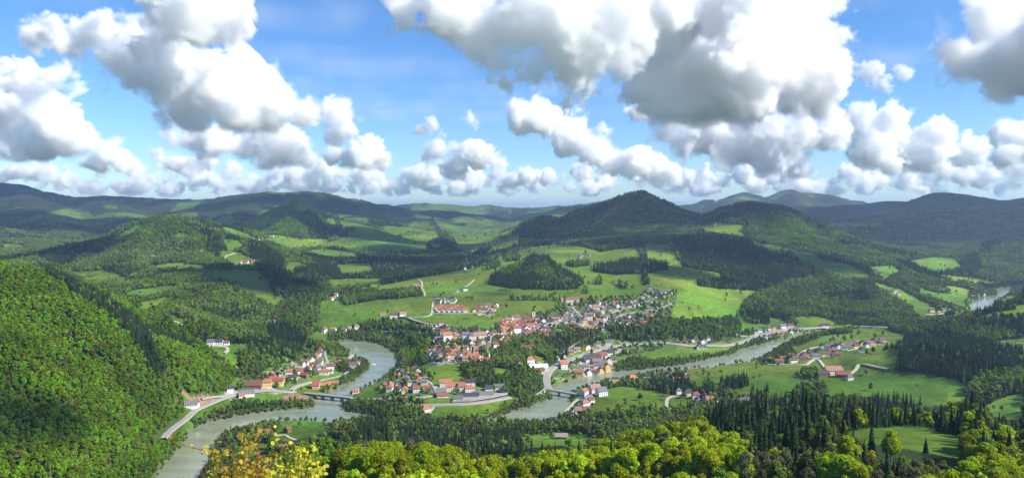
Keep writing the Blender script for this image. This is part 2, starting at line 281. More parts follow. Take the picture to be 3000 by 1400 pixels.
# ------------------------------------------------------------------ what grows where
M_, B_, F_, S_, T_, E_, K_ = 1, 2, 3, 4, 5, 6, 7   # meadow, fresh beech, mixed wood, spruce, gardens, bare soil, paved
COVER = [
 (F_, [(-40,520),(1000,540),(1060,605),(1060,700),(-40,740)]),
 (F_, [(0,600),(1050,612),(1140,700),(1180,830),(960,870),(930,930),(950,960),(880,1000),(560,1000),(330,870),(0,750)]),
 (M_, [(140,625),(200,610),(240,612),(280,635),(285,650),(200,662),(150,650)]), (M_, [(110,748),(150,735),(165,748),(120,768)]), (M_,[(0,712),(60,716),(90,728),(20,735)]),
 (M_, [(300,600),(340,605),(350,615),(310,612)]), (M_, [(530,590),(560,605),(590,640),(560,640),(500,620)]), (M_, [(560,640),(620,640),(640,655),(560,655)]),
 (B_, [(380,650),(440,636),(520,636),(560,655),(640,690),(600,720),(500,700),(400,690)]), (M_, [(308,712),(390,665),(432,652),(424,672),(350,708)]), (M_, [(505,692),(530,682),(562,690),(550,704),(520,702)]),
 (S_, [(530,660),(570,660),(630,690),(660,740),(640,760),(600,740),(610,700)]), (S_, [(130,765),(200,745),(230,760),(200,780),(150,778)]),
 (M_, [(645,665),(690,660),(742,696),(722,706),(680,690)]), (M_, [(715,700),(760,688),(830,695),(862,716),(780,713)]), (M_, [(408,790),(450,775),(520,768),(594,777),(600,790),(540,796),(440,792)]),
 (M_, [(545,800),(600,787),(680,790),(700,787),(770,795),(820,840),(832,880),(800,905),(760,880),(700,855),(640,820)]), (M_, [(641,733),(700,738),(760,770),(770,787),(690,787),(652,760)]),
 (S_, [(720,712),(760,712),(830,760),(840,850),(810,870),(790,830),(740,770)]), (M_, [(835,795),(845,768),(870,768),(908,780),(910,800),(860,806)]), (M_, [(900,735),(950,728),(1040,740),(1060,760),(1000,765),(930,752)]),
 (M_, [(1000,690),(1050,680),(1100,700),(1130,740),(1080,745),(1040,715)]), (M_, [(930,640),(980,650),(1000,662),(950,660)]), (M_, [(1120,680),(1180,690),(1260,700),(1300,740),(1340,760),(1300,775),(1230,745),(1150,715)]),
 (M_, [(353,874),(388,850),(517,834),(512,850),(416,880),(357,880)]), (M_, [(360,895),(430,882),(490,868),(495,885),(465,908),(400,918)]), (M_, [(495,920),(540,935),(545,965),(500,955)]),
 (F_, [(1000,640),(1700,600),(1760,700),(1500,740),(1200,830),(1050,760)]),
 (M_, [(1270,640),(1400,640),(1520,650),(1560,665),(1480,700),(1410,730),(1390,745),(1340,735),(1330,700),(1290,670)]), (M_, [(1430,690),(1520,660),(1580,640),(1590,650),(1480,712),(1410,745),(1400,725)]),
 (M_, [(1050,608),(1180,640),(1250,625),(1270,640),(1200,655),(1080,640)]), (M_, [(1600,650),(1640,652),(1680,668),(1660,690),(1600,690),(1580,680)]), (M_, [(1220,600),(1400,612),(1400,618),(1250,622),(1200,612)]), (M_,[(1580,680),(1630,677),(1650,688),(1590,695)]),
 (S_, [(1060,650),(1200,665),(1290,700),(1340,735),(1330,742),(1260,715),(1160,690)]), (S_, [(960,690),(1060,680),(1100,705),(1260,700),(1270,735),(1150,735)]), (S_, [(860,790),(1000,770),(1100,750),(1230,760),(1290,775),(1280,800),(1120,830),(980,830),(900,830)]),
 (S_, [(1180,832),(1250,790),(1330,765),(1450,720),(1560,698),(1650,690),(1660,702),(1480,740),(1330,792),(1230,812),(1120,835)]), (S_, [(1460,700),(1520,660),(1590,635),(1650,645),(1690,660),(1600,690),(1560,700)]),
 # the central mountain
 (M_, [(985,775),(1085,770),(1095,805),(1000,812)]), (M_, [(960,818),(1115,815),(1120,842),(970,845)]), (M_, [(1105,665),(1275,665),(1290,700),(1240,725),(1150,730),(1110,700)]), (M_, [(990,640),(1080,640),(1085,662),(1000,664)]), (M_, [(650,700),(700,705),(720,730),(670,735)]), (M_, [(180,800),(300,790),(380,815),(360,835),(260,830)]), (M_, [(880,700),(960,700),(975,725),(900,728)]),
 (F_, [(1640,660),(1720,612),(1880,560),(2000,615),(2060,690),(1990,760),(1880,720),(1760,735),(1640,700)]), (S_, [(1690,705),(1780,660),(1850,680),(1880,700),(1845,725),(1760,738),(1722,740)]), (S_, [(1880,640),(1960,620),(2050,660),(2060,690),(1990,760),(1930,720)]),
 (F_, [(1600,700),(1640,560),(2080,560),(2060,690),(1990,760),(1880,720),(1760,735)]), (M_, [(1803,602),(1813,600),(1782,637),(1740,668),(1722,668),(1768,632)]), (B_, [(700,662),(760,625),(820,598),(870,560),(930,605),(960,625),(930,650),(850,690),(760,705)]),
 # the sloping meadows
 (M_, [(940,885),(1060,848),(1230,812),(1340,797),(1430,775),(1480,742),(1560,724),(1620,716),(1700,720),(1760,738),(1850,724),(1900,712),(1965,715),(1990,775),(2050,800),(2200,850),(2210,880),(2160,935),(2050,945),(1950,925),
   (1900,900),(1800,905),(1700,900),(1640,905),(1560,945),(1440,965),(1340,970),(1280,972),(1190,970),(1120,942),(1070,952),(1000,970),(935,940)]),
 (F_, [(1000,872),(1080,847),(1115,858),(1232,848),(1240,868),(1110,878),(1010,894)]), (F_, [(1060,952),(1120,938),(1190,955),(1260,968),(1250,990),(1100,985),(1000,975)]),
 (S_, [(1428,832),(1450,800),(1500,785),(1560,752),(1600,755),(1640,785),(1680,808),(1712,830),(1690,845),(1620,850),(1500,846)]), (B_, [(1560,790),(1600,772),(1625,800),(1628,825),(1572,815)]), (B_, [(1450,800),(1500,782),(1540,770),(1530,790),(1470,812)]),
 (S_, [(1738,780),(1800,775),(1850,763),(1900,768),(1957,778),(1957,790),(1890,802),(1800,805),(1738,796)]), (F_, [(1480,745),(1500,738),(1527,752),(1520,763),(1488,766)]), (F_, [(1428,780),(1462,766),(1466,780),(1430,793)]),
 (F_, [(1745,835),(1755,808),(1766,835)]), (F_, [(1810,830),(1842,832),(1835,846),(1815,844)]), (F_, [(1880,810),(1890,800),(1904,832),(1885,837)]), (F_, [(1852,690),(1877,695),(1897,760),(1880,766),(1870,730)]), (F_, [(1660,772),(1730,770),(1730,780),(1665,782)]),
 (F_, [(1490,877),(1700,879),(1700,881),(1490,880)]), (F_,[(1708,850),(1720,848),(1722,860),(1710,862)]),
 # the dark ridge on the right, the hills behind it
 (F_, [(2330,640),(2440,600),(2530,590),(2750,555),(2830,560),(3000,570),(3060,560),(3060,760),(2930,760),(2820,768),(2740,752),(2640,768),(2560,725),(2480,690),(2400,670)]), (F_, [(2785,800),(2830,745),(2900,700),(3040,705),(3040,830),(2930,827),(2860,812)]), (S_, [(2790,800),(2830,755),(2870,740),(2880,790),(2850,812)]),
 (F_, [(1990,660),(2130,600),(2290,600),(2500,700),(2640,780),(2800,860),(2700,860),(2550,790),(2380,745),(2180,700),(2000,680)]),
 (B_, [(2220,640),(2280,615),(2380,660),(2480,730),(2500,760),(2400,740),(2280,700)]), (M_, [(2055,662),(2090,650),(2180,660),(2172,680),(2192,698),(2182,706),(2120,692),(2060,682)]),
 (S_, [(1965,705),(2060,688),(2180,700),(2260,735),(2350,770),(2440,805),(2400,830),(2300,830),(2230,850),(2200,870),(2240,853),(2100,845),(2045,838),(2040,825),(2120,820),(2110,800),(2000,782),(1985,740)]),
 (F_, [(2225,862),(2300,828),(2420,808),(2540,840),(2640,890),(2705,940),(2690,957),(2400,950),(2190,948),(2165,925),(2180,890)]), (M_, [(2330,930),(2390,925),(2450,940),(2455,952),(2340,950)]), (M_, [(2250,930),(2290,935),(2310,950),(2260,950)]),
 (M_, [(2200,700),(2230,715),(2310,743),(2290,750),(2210,725)]), (M_, [(2320,742),(2380,742),(2415,765),(2485,775),(2540,800),(2562,818),(2480,822),(2420,802),(2340,768)]), (M_, [(2550,783),(2620,778),(2642,800),(2590,822),(2555,803)]),
 (M_, [(2545,822),(2570,828),(2640,848),(2700,880),(2745,902),(2732,922),(2700,922),(2640,885),(2580,852)]), (M_, [(2680,832),(2740,858),(2780,860),(2790,838),(2842,850),(2832,876),(2770,882),(2700,862)]), (M_, [(2660,765),(2740,752),(2800,758),(2822,790),(2740,802),(2700,790)]),
 (M_, [(2730,800),(2830,812),(2930,828),(2880,835),(2790,827)]), (M_, [(2780,915),(2850,925),(2872,938),(2800,932)]),
 # right valley floor
 (F_, [(2620,945),(2900,930),(3000,930),(3000,1000),(2870,1000),(2760,975),(2640,985),(2600,962)]),
 (M_, [(2000,1095),(2080,1078),(2240,1068),(2330,1075),(2400,1055),(2480,1050),(2530,1030),(2620,1015),(2630,1070),(2620,1085),(2720,1096),(2800,1110),(2842,1135),(2830,1180),(2700,1190),(2560,1175),(2450,1170),(2300,1190),(2200,1190),(2050,1150),(2000,1120)]),
 (M_, [(2320,1030),(2400,1000),(2500,978),(2650,975),(2655,992),(2530,1002),(2480,1030),(2420,1042),(2340,1052),(2325,1045)]),
 (S_, [(2630,1060),(2630,1020),(2660,995),(2760,983),(2880,998),(3000,1030),(3000,1135),(2900,1170),(2860,1197),(2822,1190),(2842,1150),(2842,1130),(2800,1110),(2720,1094),(2620,1085)]), (F_, [(2840,1130),(2900,1090),(3000,1090),(3000,1138),(2900,1172),(2850,1197),(2822,1190)]),
 (M_, [(2880,1005),(2940,995),(3000,990),(3000,1030),(2920,1020)]), (M_, [(2870,1200),(2900,1180),(3000,1148),(3000,1240),(2940,1232)]),
 (F_, [(2110,1120),(2180,1110),(2196,1128),(2170,1140),(2110,1137)]), (F_, [(2320,1165),(2350,1132),(2400,1122),(2430,1150),(2400,1175)]), (F_, [(2060,1150),(2075,1118),(2085,1150)]), (F_, [(2200,1155),(2250,1150),(2250,1170),(2210,1172)]), (F_,[(2345,1090),(2390,1085),(2400,1110),(2350,1112)]),
 (F_, [(1990,1155),(2020,1145),(2120,1150),(2190,1170),(2190,1200),(2100,1180)]),
 (M_, [(1735,1185),(1780,1145),(1830,1135),(1900,1145),(1950,1160),(2080,1175),(2088,1195),(2000,1225),(1880,1230),(1780,1220),(1730,1205)]),
 (F_, [(1740,1120),(1830,1105),(1990,1095),(2010,1120),(2050,1150),(1960,1155),(1900,1140),(1830,1130),(1770,1140)]),
 (M_, [(1750,1040),(1830,1020),(1930,1012),(2000,1018),(2120,1020),(2140,1022),(2060,1042),(2000,1054),(1900,1064),(1830,1054),(1790,1052)]), (E_, [(1830,1050),(1890,1048),(1897,1058),(1840,1061)]),
 (F_, [(1800,1070),(1830,1057),(2000,1052),(2130,1030),(2240,985),(2292,988),(2200,1018),(2150,1038),(2000,1070),(1830,1090),(1805,1087)]), (F_, [(2222,1060),(2290,1005),(2312,1010),(2330,1040),(2320,1062),(2250,1068)]), (F_, [(2310,1002),(2420,972),(2500,965),(2500,976),(2420,982),(2340,1012)]),
 # the town
 (T_, [(1262,965),(1440,968),(1560,930),(1700,878),(1990,858),(1965,930),(1800,975),(1620,990),(1480,1030),(1440,1068),(1245,1068),(1255,990)]), (T_, [(1600,1085),(1640,1060),(1790,1005),(2000,985),(2350,955),(2360,975),(2150,1000),(2000,1010),(1800,1055),(1800,1080),(1700,1115),(1620,1110)]),
 (F_, [(1440,1045),(1500,1000),(1620,982),(1700,968),(1830,985),(1760,1002),(1640,1042),(1630,1082),(1570,1062),(1480,1078),(1440,1068)]), (F_, [(1780,962),(1900,935),(2000,940),(2165,932),(2172,970),(2100,1000),(1980,990),(1850,1002),(1790,992)]),
 (F_, [(960,968),(1060,960),(1180,965),(1260,985),(1250,1060),(1190,1082),(1160,1105),(1170,1060),(1152,1030),(1110,1006),(1080,998),(960,998)]), (B_, [(1180,1000),(1250,1010),(1240,1050),(1190,1060)]),
 (F_, [(1350,1072),(1440,1068),(1570,1070),(1592,1110),(1592,1150),(1500,1165),(1440,1140),(1370,1118)]), (M_, [(1190,1090),(1260,1068),(1340,1066),(1352,1100),(1372,1125),(1290,1130),(1260,1112)]), (M_, [(1440,1078),(1502,1083),(1500,1105),(1450,1112)]), (M_, [(1560,1040),(1600,1050),(1605,1068),(1570,1062)]),
 (T_, [(1110,1145),(1180,1088),(1240,1083),(1285,1130),(1400,1128),(1410,1165),(1290,1168),(1180,1160),(1100,1160)]), (M_, [(1055,1168),(1120,1125),(1132,1152),(1240,1166),(1200,1176),(1060,1172)]), (M_, [(1270,1208),(1310,1192),(1480,1174),(1480,1197),(1440,1217),(1360,1225),(1280,1218)]),
 (F_, [(1000,1174),(1240,1174),(1252,1190),(1262,1228),(1180,1244),(1060,1238),(1040,1205),(1000,1190)]), (F_, [(1290,1222),(1440,1217),(1480,1190),(1540,1165),(1600,1155),(1622,1160),(1590,1182),(1530,1197),(1500,1227),(1440,1242),(1330,1248),(1290,1234)]),
 (K_, [(1330,1172),(1350,1160),(1440,1158),(1490,1164),(1440,1178),(1340,1182)]), (E_, [(1690,1105),(1720,1080),(1800,1070),(1805,1090),(1740,1105),(1700,1112)]),
 # left bank
 (T_, [(600,1180),(640,1160),(680,1140),(770,1082),(900,1018),(965,1040),(1060,1060),(1000,1098),(900,1120),(850,1150),(700,1165)]), (M_, [(878,1108),(1000,1080),(1002,1095),(900,1123)]), (M_, [(903,1035),(960,1045),(985,1060),(960,1075),(930,1060)]), (M_, [(898,1132),(960,1117),(1000,1112),(1010,1125),(960,1148),(900,1154)]),
 (F_, [(985,1075),(1040,1050),(1085,1062),(1085,1080),(1050,1105),(1020,1122),(985,1133),(1010,1098)]), (F_, [(560,1242),(640,1200),(700,1172),(800,1180),(920,1170),(934,1190),(800,1208),(700,1218),(620,1240),(575,1260)]),
 (M_, [(730,1172),(780,1150),(832,1152),(822,1168)]), (E_, [(820,1167),(860,1150),(900,1157),(906,1176),(850,1174)]), (E_, [(522,1138),(560,1162),(600,1158),(640,1165),(635,1177),(590,1187),(545,1168)]),
 (M_, [(770,1080),(850,1020),(880,1000),(907,1000),(862,1050),(800,1088)]), (M_, [(590,1010),(665,1008),(735,1008),(742,1030),(700,1042),(640,1048)]), (S_, [(778,960),(830,953),(900,985),(902,1010),(862,1060),(800,1022)]), (F_, [(700,1035),(780,1010),(840,1060),(780,1082),(700,1110)]),
 (B_, [(-50,700),(0,750),(160,780),(300,850),(430,920),(560,990),(700,1100),(640,1160),(540,1160),(540,1240),(480,1420),(-50,1420)]),
 (S_, [(100,768),(160,795),(300,872),(410,945),(450,1020),(470,1080),(440,1090),(400,1020),(300,925),(150,830)]), (S_, [(400,955),(520,995),(600,1022),(570,1034),(480,1002),(420,985)]), (S_, [(420,1030),(470,1060),(490,1110),(450,1100)]), (E_, [(522,1138),(560,1162),(600,1158),(640,1165),(635,1177),(590,1187),(545,1168)]),
 # foreground
 (F_, [(560,1300),(620,1270),(760,1245),(1000,1245),(1050,1300),(800,1420),(560,1420)]), (B_, [(800,1330),(900,1285),(1100,1285),(1250,1300),(1330,1340),(1480,1345),(1560,1310),(1800,1300),(1900,1230),(2050,1200),(2200,1270),(2240,1420),(800,1420)]),
 (F_, [(2180,1340),(3000,1330),(3000,1438),(2180,1438)]), (B_, [(2400,1390),(2440,1362),(2500,1350),(2560,1385),(2580,1438),(2380,1438)]), (B_, [(2760,1400),(2860,1340),(3000,1310),(3000,1438),(2700,1438)]),
 (F_, [(900,1290),(1000,1225),(1150,1225),(1250,1250),(1640,1225),(2060,1195),(2200,1180),(1990,1245),(1880,1260),(1790,1292),(1560,1310),(1480,1342),(1330,1335),(1200,1322),(1000,1292)]),
 (S_, [(1150,1262),(1250,1250),(1400,1270),(1500,1290),(1640,1300),(1660,1310),(1560,1332),(1480,1345),(1330,1335),(1180,1315)]), (S_, [(1010,1290),(1080,1220),(1130,1235),(1150,1300)]),
 (S_, [(2060,1250),(2120,1195),(2300,1180),(2420,1190),(2420,1290),(2370,1305),(2240,1305),(2100,1290)]), (F_, [(2420,1190),(2600,1180),(3000,1235),(3000,1330),(2830,1330),(2830,1290),(2700,1250),(2540,1250),(2420,1285)]), (F_, [(2230,1340),(2400,1290),(2600,1300),(2740,1330),(2830,1350),(2700,1400),(2560,1375),(2360,1355),(2240,1400)]),
 (S_, [(2680,1290),(2740,1290),(2780,1360),(2720,1370)]), (S_, [(2550,1175),(2700,1180),(2720,1200),(2560,1200)]),
 (M_, [(800,1252),(850,1240),(985,1250),(965,1264),(900,1277),(840,1292),(800,1278)]), (M_, [(690,1312),(770,1292),(800,1302),(740,1342)]), (M_, [(1530,1278),(1640,1262),(1720,1272),(1790,1285),(1720,1297),(1650,1304),(1550,1312)]),
 (M_, [(2400,1292),(2540,1250),(2700,1250),(2830,1290),(2822,1350),(2740,1330),(2600,1302),(2430,1302)]), (E_, [(2240,1307),(2370,1302),(2385,1322),(2280,1342)]),
]
CW, CH = 1540, 720
cls_map = np.zeros((CH, CW), np.uint8)
_gx, _gy = np.meshgrid(np.arange(CW) * 2.0 - 40 + 1, np.arange(CH) * 2.0 + 1)
for c, P in COVER:
    a = np.array(P); x0, x1 = [int(np.clip((v + 40) / 2, 0, CW)) for v in (a[:, 0].min(), a[:, 0].max() + 2)]; y0, y1 = [int(np.clip(v / 2, 0, CH)) for v in (a[:, 1].min(), a[:, 1].max() + 2)]
    sub = in_poly(_gx[y0:y1, x0:x1], _gy[y0:y1, x0:x1], P); cls_map[y0:y1, x0:x1][sub] = c
def cls_at(px, py, x, y, wob=True):
    w = 3.0 * np.clip(1500 / np.maximum(y, 300), .3, 1.6) if wob else 0
    px = px + vnoise(x / 22, y / 22, 40) * w; py = py + vnoise(x / 22, y / 22, 41) * w * .5
    i = np.clip(((px + 40) / 2).astype(int), 0, CW - 1); j = np.clip((py / 2).astype(int), 0, CH - 1)
    c = cls_map[j, i]; return np.where((px < -40) | (px > 3040) | (py < 0) | (py > 1438), 0, c)
def auto_cls(x, y, h):
    n = fbm(x / 330, y / 330, 4, 21); n2 = fbm(x / 90, y / 90, 3, 22)
    c = np.where(n + np.clip(h / 90, 0, 1) * .5 + n2 * .25 + ((y > 3700) & (y < 5200) & (x > 150) & (x < 1700)) > .12, F_, M_)
    return np.where((c == F_) & (fbm(x / 400, y / 400, 2, 23) > .08), S_, c)
CL = cls_at(PX, SY, XX, YY)
CL = np.where((~VIS) | (CL == 0), auto_cls(XX, YY, HH), CL)
_thr = np.where((PX > 780) & (PX < 1500), -.14, .06); _thr = np.where((DD > 6200) & (PX < 1060), .30, _thr)
_patch = (fbm(XX / 380, YY / 800, 3, 33) + fbm(XX / 150, YY / 260, 3, 35) * .35 > _thr) & (DD > np.where(PX > 780, 2300, 3600)) & (CL != M_) & (HH > 5) & (PX < np.where(DD > 5000, 1760, 1520)) & ~((PX > 1400) & (DD < 2700))     # small clearings on the far hills
CL = np.where(_patch & (fbm(XX / 900, YY / 900, 2, 34) > -.25), M_, CL)
CL = np.where((DD < 230), F_, CL)
# ground colours of the land, with some cloud shade in the far part
def rgb(*c): return np.array(c, float)
COL = {0: rgb(.05,.09,.02), M_: rgb(.078,.168,.014), B_: rgb(.055,.09,.016), F_: rgb(.026,.048,.013), S_: rgb(.013,.026,.010), T_: rgb(.10,.15,.045), E_: rgb(.27,.17,.10), K_: rgb(.36,.33,.29)}
gc = np.zeros(XX.shape + (3,))
for k, c in COL.items(): gc[CL == k] = c
n1 = fbm(XX / 170, YY / 170, 3, 50); n2 = fbm(XX / 28, YY / 28, 3, 51); n3 = fbm(XX / 500 + .3 * YY / 500, YY / 120, 3, 52)
mead = CL == M_
tint = np.clip(.5 + n3 * 1.6, 0, 1)[..., None]
gc = np.where(mead[..., None], gc * (1 + n1[..., None] * .45) * (1 - tint) + rgb(.125, .175, .016) * tint * (1 + n1[..., None] * .4), gc)
# plots of the meadows differ in tone
def cells(x, y, s, seed):
    xi = np.floor(x / s).astype(np.int64); yi = np.floor(y / s).astype(np.int64); best = np.full(x.shape, 9e9); val = np.zeros(x.shape)
    for a in (-1, 0, 1):
        for b_ in (-1, 0, 1):
            i = xi + a; j = yi + b_; h1 = _G[_P[(_P[(i + seed) & 511] + j) & 511]]; h2 = _G[_P[(_P[(i + seed + 77) & 511] + j) & 511]]; d = (x - (i + .5 + h1 * .42) * s) ** 2 + (y - (j + .5 + h2 * .42) * s) ** 2
            m = d < best; best[m] = d[m]; val[m] = _G[_P[(_P[(i + seed + 155) & 511] + j) & 511]][m]
    return val
pl = cells(XX + 20 * fbm(XX / 150, YY / 150, 2, 80), YY * 1.3, 150, 5)
gc = np.where(mead[..., None], gc * (1 + .20 * pl[..., None]) * (1 + .05 * np.sin((XX * np.cos(pl * 3) + YY * np.sin(pl * 3)) / 4.0)[..., None]), gc)
gc = np.where(((CL == T_) & (n2 > .22))[..., None], rgb(.30, .27, .23), gc)
gc = np.where((mead & (n2 < -.62) & (DD > 1100))[..., None], COL[F_], gc)
gc *= (1 + n2[..., None] * .14)
shore = (RSD > -8) & (RSD < 9); gc = np.where(shore[..., None], gc * .35 + rgb(.14, .13, .09) * .65, gc)
gc *= (1 - .28 * sstep(4800, 6500, DD))[..., None]  # far land darkened in its colour, standing in for cloud shade
farw = (DD > 5200) & (CL != M_)
gc = np.where(farw[..., None], gc * (1 + .5 * fbm(XX / 60, YY / 60, 3, 55)[..., None] + .7 * np.maximum(fbm(XX / 420, YY / 420, 3, 56), 0)[..., None]), gc)
brown = sstep(.1, .5, fbm(XX / 260, YY / 260, 3, 57)) * (HH > 120) * (DD > 3600) * (CL != M_) * .5
gc = gc * (1 - brown[..., None]) + rgb(.085, .058, .030) * brown[..., None]

# ------------------------------------------------------------------ materials
def new_mat(name):
    m = bpy.data.materials.new(name); m.use_nodes = True; nt = m.node_tree; nt.nodes.clear(); out = nt.nodes.new('ShaderNodeOutputMaterial'); return m, nt, out
def N_(nt, t, **kw):
    n = nt.nodes.new(t)
    for k, v in kw.items():
        if k.startswith('i_'): n.inputs[k[2:].replace('_', ' ')].default_value = v
        else: setattr(n, k, v)
    return n
def plain(name, col, rough=.8, var=.25, scale=.7, spec=.3):
    m, nt, out = new_mat(name); b = N_(nt, 'ShaderNodeBsdfPrincipled'); b.inputs['Roughness'].default_value = rough; b.inputs['Specular IOR Level'].default_value = spec
    tc = N_(nt, 'ShaderNodeTexCoord'); nz = N_(nt, 'ShaderNodeTexNoise'); nz.inputs['Scale'].default_value = scale; nz.inputs['Detail'].default_value = 4
    nt.links.new(tc.outputs['Object'], nz.inputs['Vector']); oi = N_(nt, 'ShaderNodeObjectInfo')
    h = N_(nt, 'ShaderNodeHueSaturation'); h.inputs['Color'].default_value = (*col, 1)
    ma = N_(nt, 'ShaderNodeMath', operation='MULTIPLY_ADD'); ma.inputs[1].default_value = var; ma.inputs[2].default_value = 1 - var
    mb = N_(nt, 'ShaderNodeMath', operation='MULTIPLY_ADD'); mb.inputs[1].default_value = var; nt.links.new(oi.outputs['Random'], ma.inputs[0])
    nt.links.new(nz.outputs[0], mb.inputs[0]); nt.links.new(ma.outputs[0], mb.inputs[2]); nt.links.new(mb.outputs[0], h.inputs['Value'])
    nt.links.new(h.outputs[0], b.inputs['Base Color']); nt.links.new(b.outputs[0], out.inputs[0]); return m
m_land, nt, out = new_mat('meadow and woodland ground')
b = N_(nt, 'ShaderNodeBsdfPrincipled'); b.inputs['Roughness'].default_value = .95; b.inputs['Specular IOR Level'].default_value = .1
at = N_(nt, 'ShaderNodeAttribute', attribute_name='ground_colour'); geo = N_(nt, 'ShaderNodeNewGeometry')
na = N_(nt, 'ShaderNodeTexNoise'); na.inputs['Scale'].default_value = .09; na.inputs['Detail'].default_value = 8; na.inputs['Roughness'].default_value = .65; nt.links.new(geo.outputs['Position'], na.inputs['Vector'])
h = N_(nt, 'ShaderNodeHueSaturation'); mr = N_(nt, 'ShaderNodeMapRange'); mr.inputs[1].default_value = .3; mr.inputs[2].default_value = .7; mr.inputs[3].default_value = .68; mr.inputs[4].default_value = 1.32
nt.links.new(na.outputs[0], mr.inputs[0]); nt.links.new(mr.outputs[0], h.inputs['Value']); nt.links.new(at.outputs['Color'], h.inputs['Color']); nt.links.new(h.outputs[0], b.inputs['Base Color'])
nb = N_(nt, 'ShaderNodeTexNoise'); nb.inputs['Scale'].default_value = .045; nb.inputs['Detail'].default_value = 6; nb.inputs['Roughness'].default_value = .7; nt.links.new(geo.outputs['Position'], nb.inputs['Vector'])
bu = N_(nt, 'ShaderNodeBump'); bu.inputs['Distance'].default_value = 14; at2 = N_(nt, 'ShaderNodeAttribute', attribute_name='rough_cover'); nt.links.new(at2.outputs['Fac'], bu.inputs['Strength'])
nt.links.new(nb.outputs[0], bu.inputs['Height']); nt.links.new(bu.outputs[0], b.inputs['Normal']); nt.links.new(b.outputs[0], out.inputs[0])

idx = np.arange(NX * ND).reshape(NX, ND)
q = np.stack([idx[:-1, :-1], idx[1:, :-1], idx[1:, 1:], idx[:-1, 1:]], -1).reshape(-1, 4)
# far woods are too far for single trees: the canopy itself is the relief
bump_far = np.where((CL != M_) & (DD > 5200), (fbm(XX / 45, YY / 45, 2, 60) * .5 + .8) * 9, 0)
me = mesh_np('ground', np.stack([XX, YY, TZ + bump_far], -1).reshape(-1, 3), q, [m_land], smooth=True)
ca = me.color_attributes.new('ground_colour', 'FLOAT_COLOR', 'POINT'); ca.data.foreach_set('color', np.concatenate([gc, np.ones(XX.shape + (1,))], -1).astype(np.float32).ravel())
ra = me.attributes.new('rough_cover', 'FLOAT', 'POINT'); ra.data.foreach_set('value', np.where((CL != M_) & (DD > 4000), 1.0, .12).astype(np.float32).ravel())
tag(link(bpy.data.objects.new('ground', me)), kind='structure')
# water
m_wat, nt, out = new_mat('river water'); b = N_(nt, 'ShaderNodeBsdfPrincipled'); b.inputs['Roughness'].default_value = .12; b.inputs['IOR'].default_value = 1.33
geo = N_(nt, 'ShaderNodeNewGeometry'); mp = N_(nt, 'ShaderNodeVectorMath', operation='MULTIPLY'); mp.inputs[1].default_value = (.012, .03, 0); nt.links.new(geo.outputs['Position'], mp.inputs[0])
nz = N_(nt, 'ShaderNodeTexNoise'); nz.inputs['Scale'].default_value = 1; nz.inputs['Detail'].default_value = 5; nz.inputs['Distortion'].default_value = 1.5; nt.links.new(mp.outputs[0], nz.inputs['Vector'])
cr = N_(nt, 'ShaderNodeValToRGB'); cr.color_ramp.elements[0].position = .35; cr.color_ramp.elements[0].color = (.175, .205, .12, 1); cr.color_ramp.elements[1].position = .65; cr.color_ramp.elements[1].color = (.25, .275, .185, 1)
nt.links.new(nz.outputs[0], cr.inputs[0]); nt.links.new(cr.outputs[0], b.inputs['Base Color'])
n2_ = N_(nt, 'ShaderNodeTexNoise'); n2_.inputs['Scale'].default_value = .25; n2_.inputs['Detail'].default_value = 4; nt.links.new(geo.outputs['Position'], n2_.inputs['Vector'])
bu = N_(nt, 'ShaderNodeBump'); bu.inputs['Distance'].default_value = .25; bu.inputs['Strength'].default_value = .5; nt.links.new(n2_.outputs[0], bu.inputs['Height']); nt.links.new(bu.outputs[0], b.inputs['Normal']); nt.links.new(b.outputs[0], out.inputs[0])
mb = MB()
mb.poly([(-900, 640, 0), (2200, 640, 0), (2200, 1900, 0), (-900, 1900, 0)]); mb.poly([(1250, 1960, 0), (2000, 1960, 0), (2000, 2900, 0), (1250, 2900, 0)])
tag(mb.obj('river_water', [m_wat]), kind='structure')

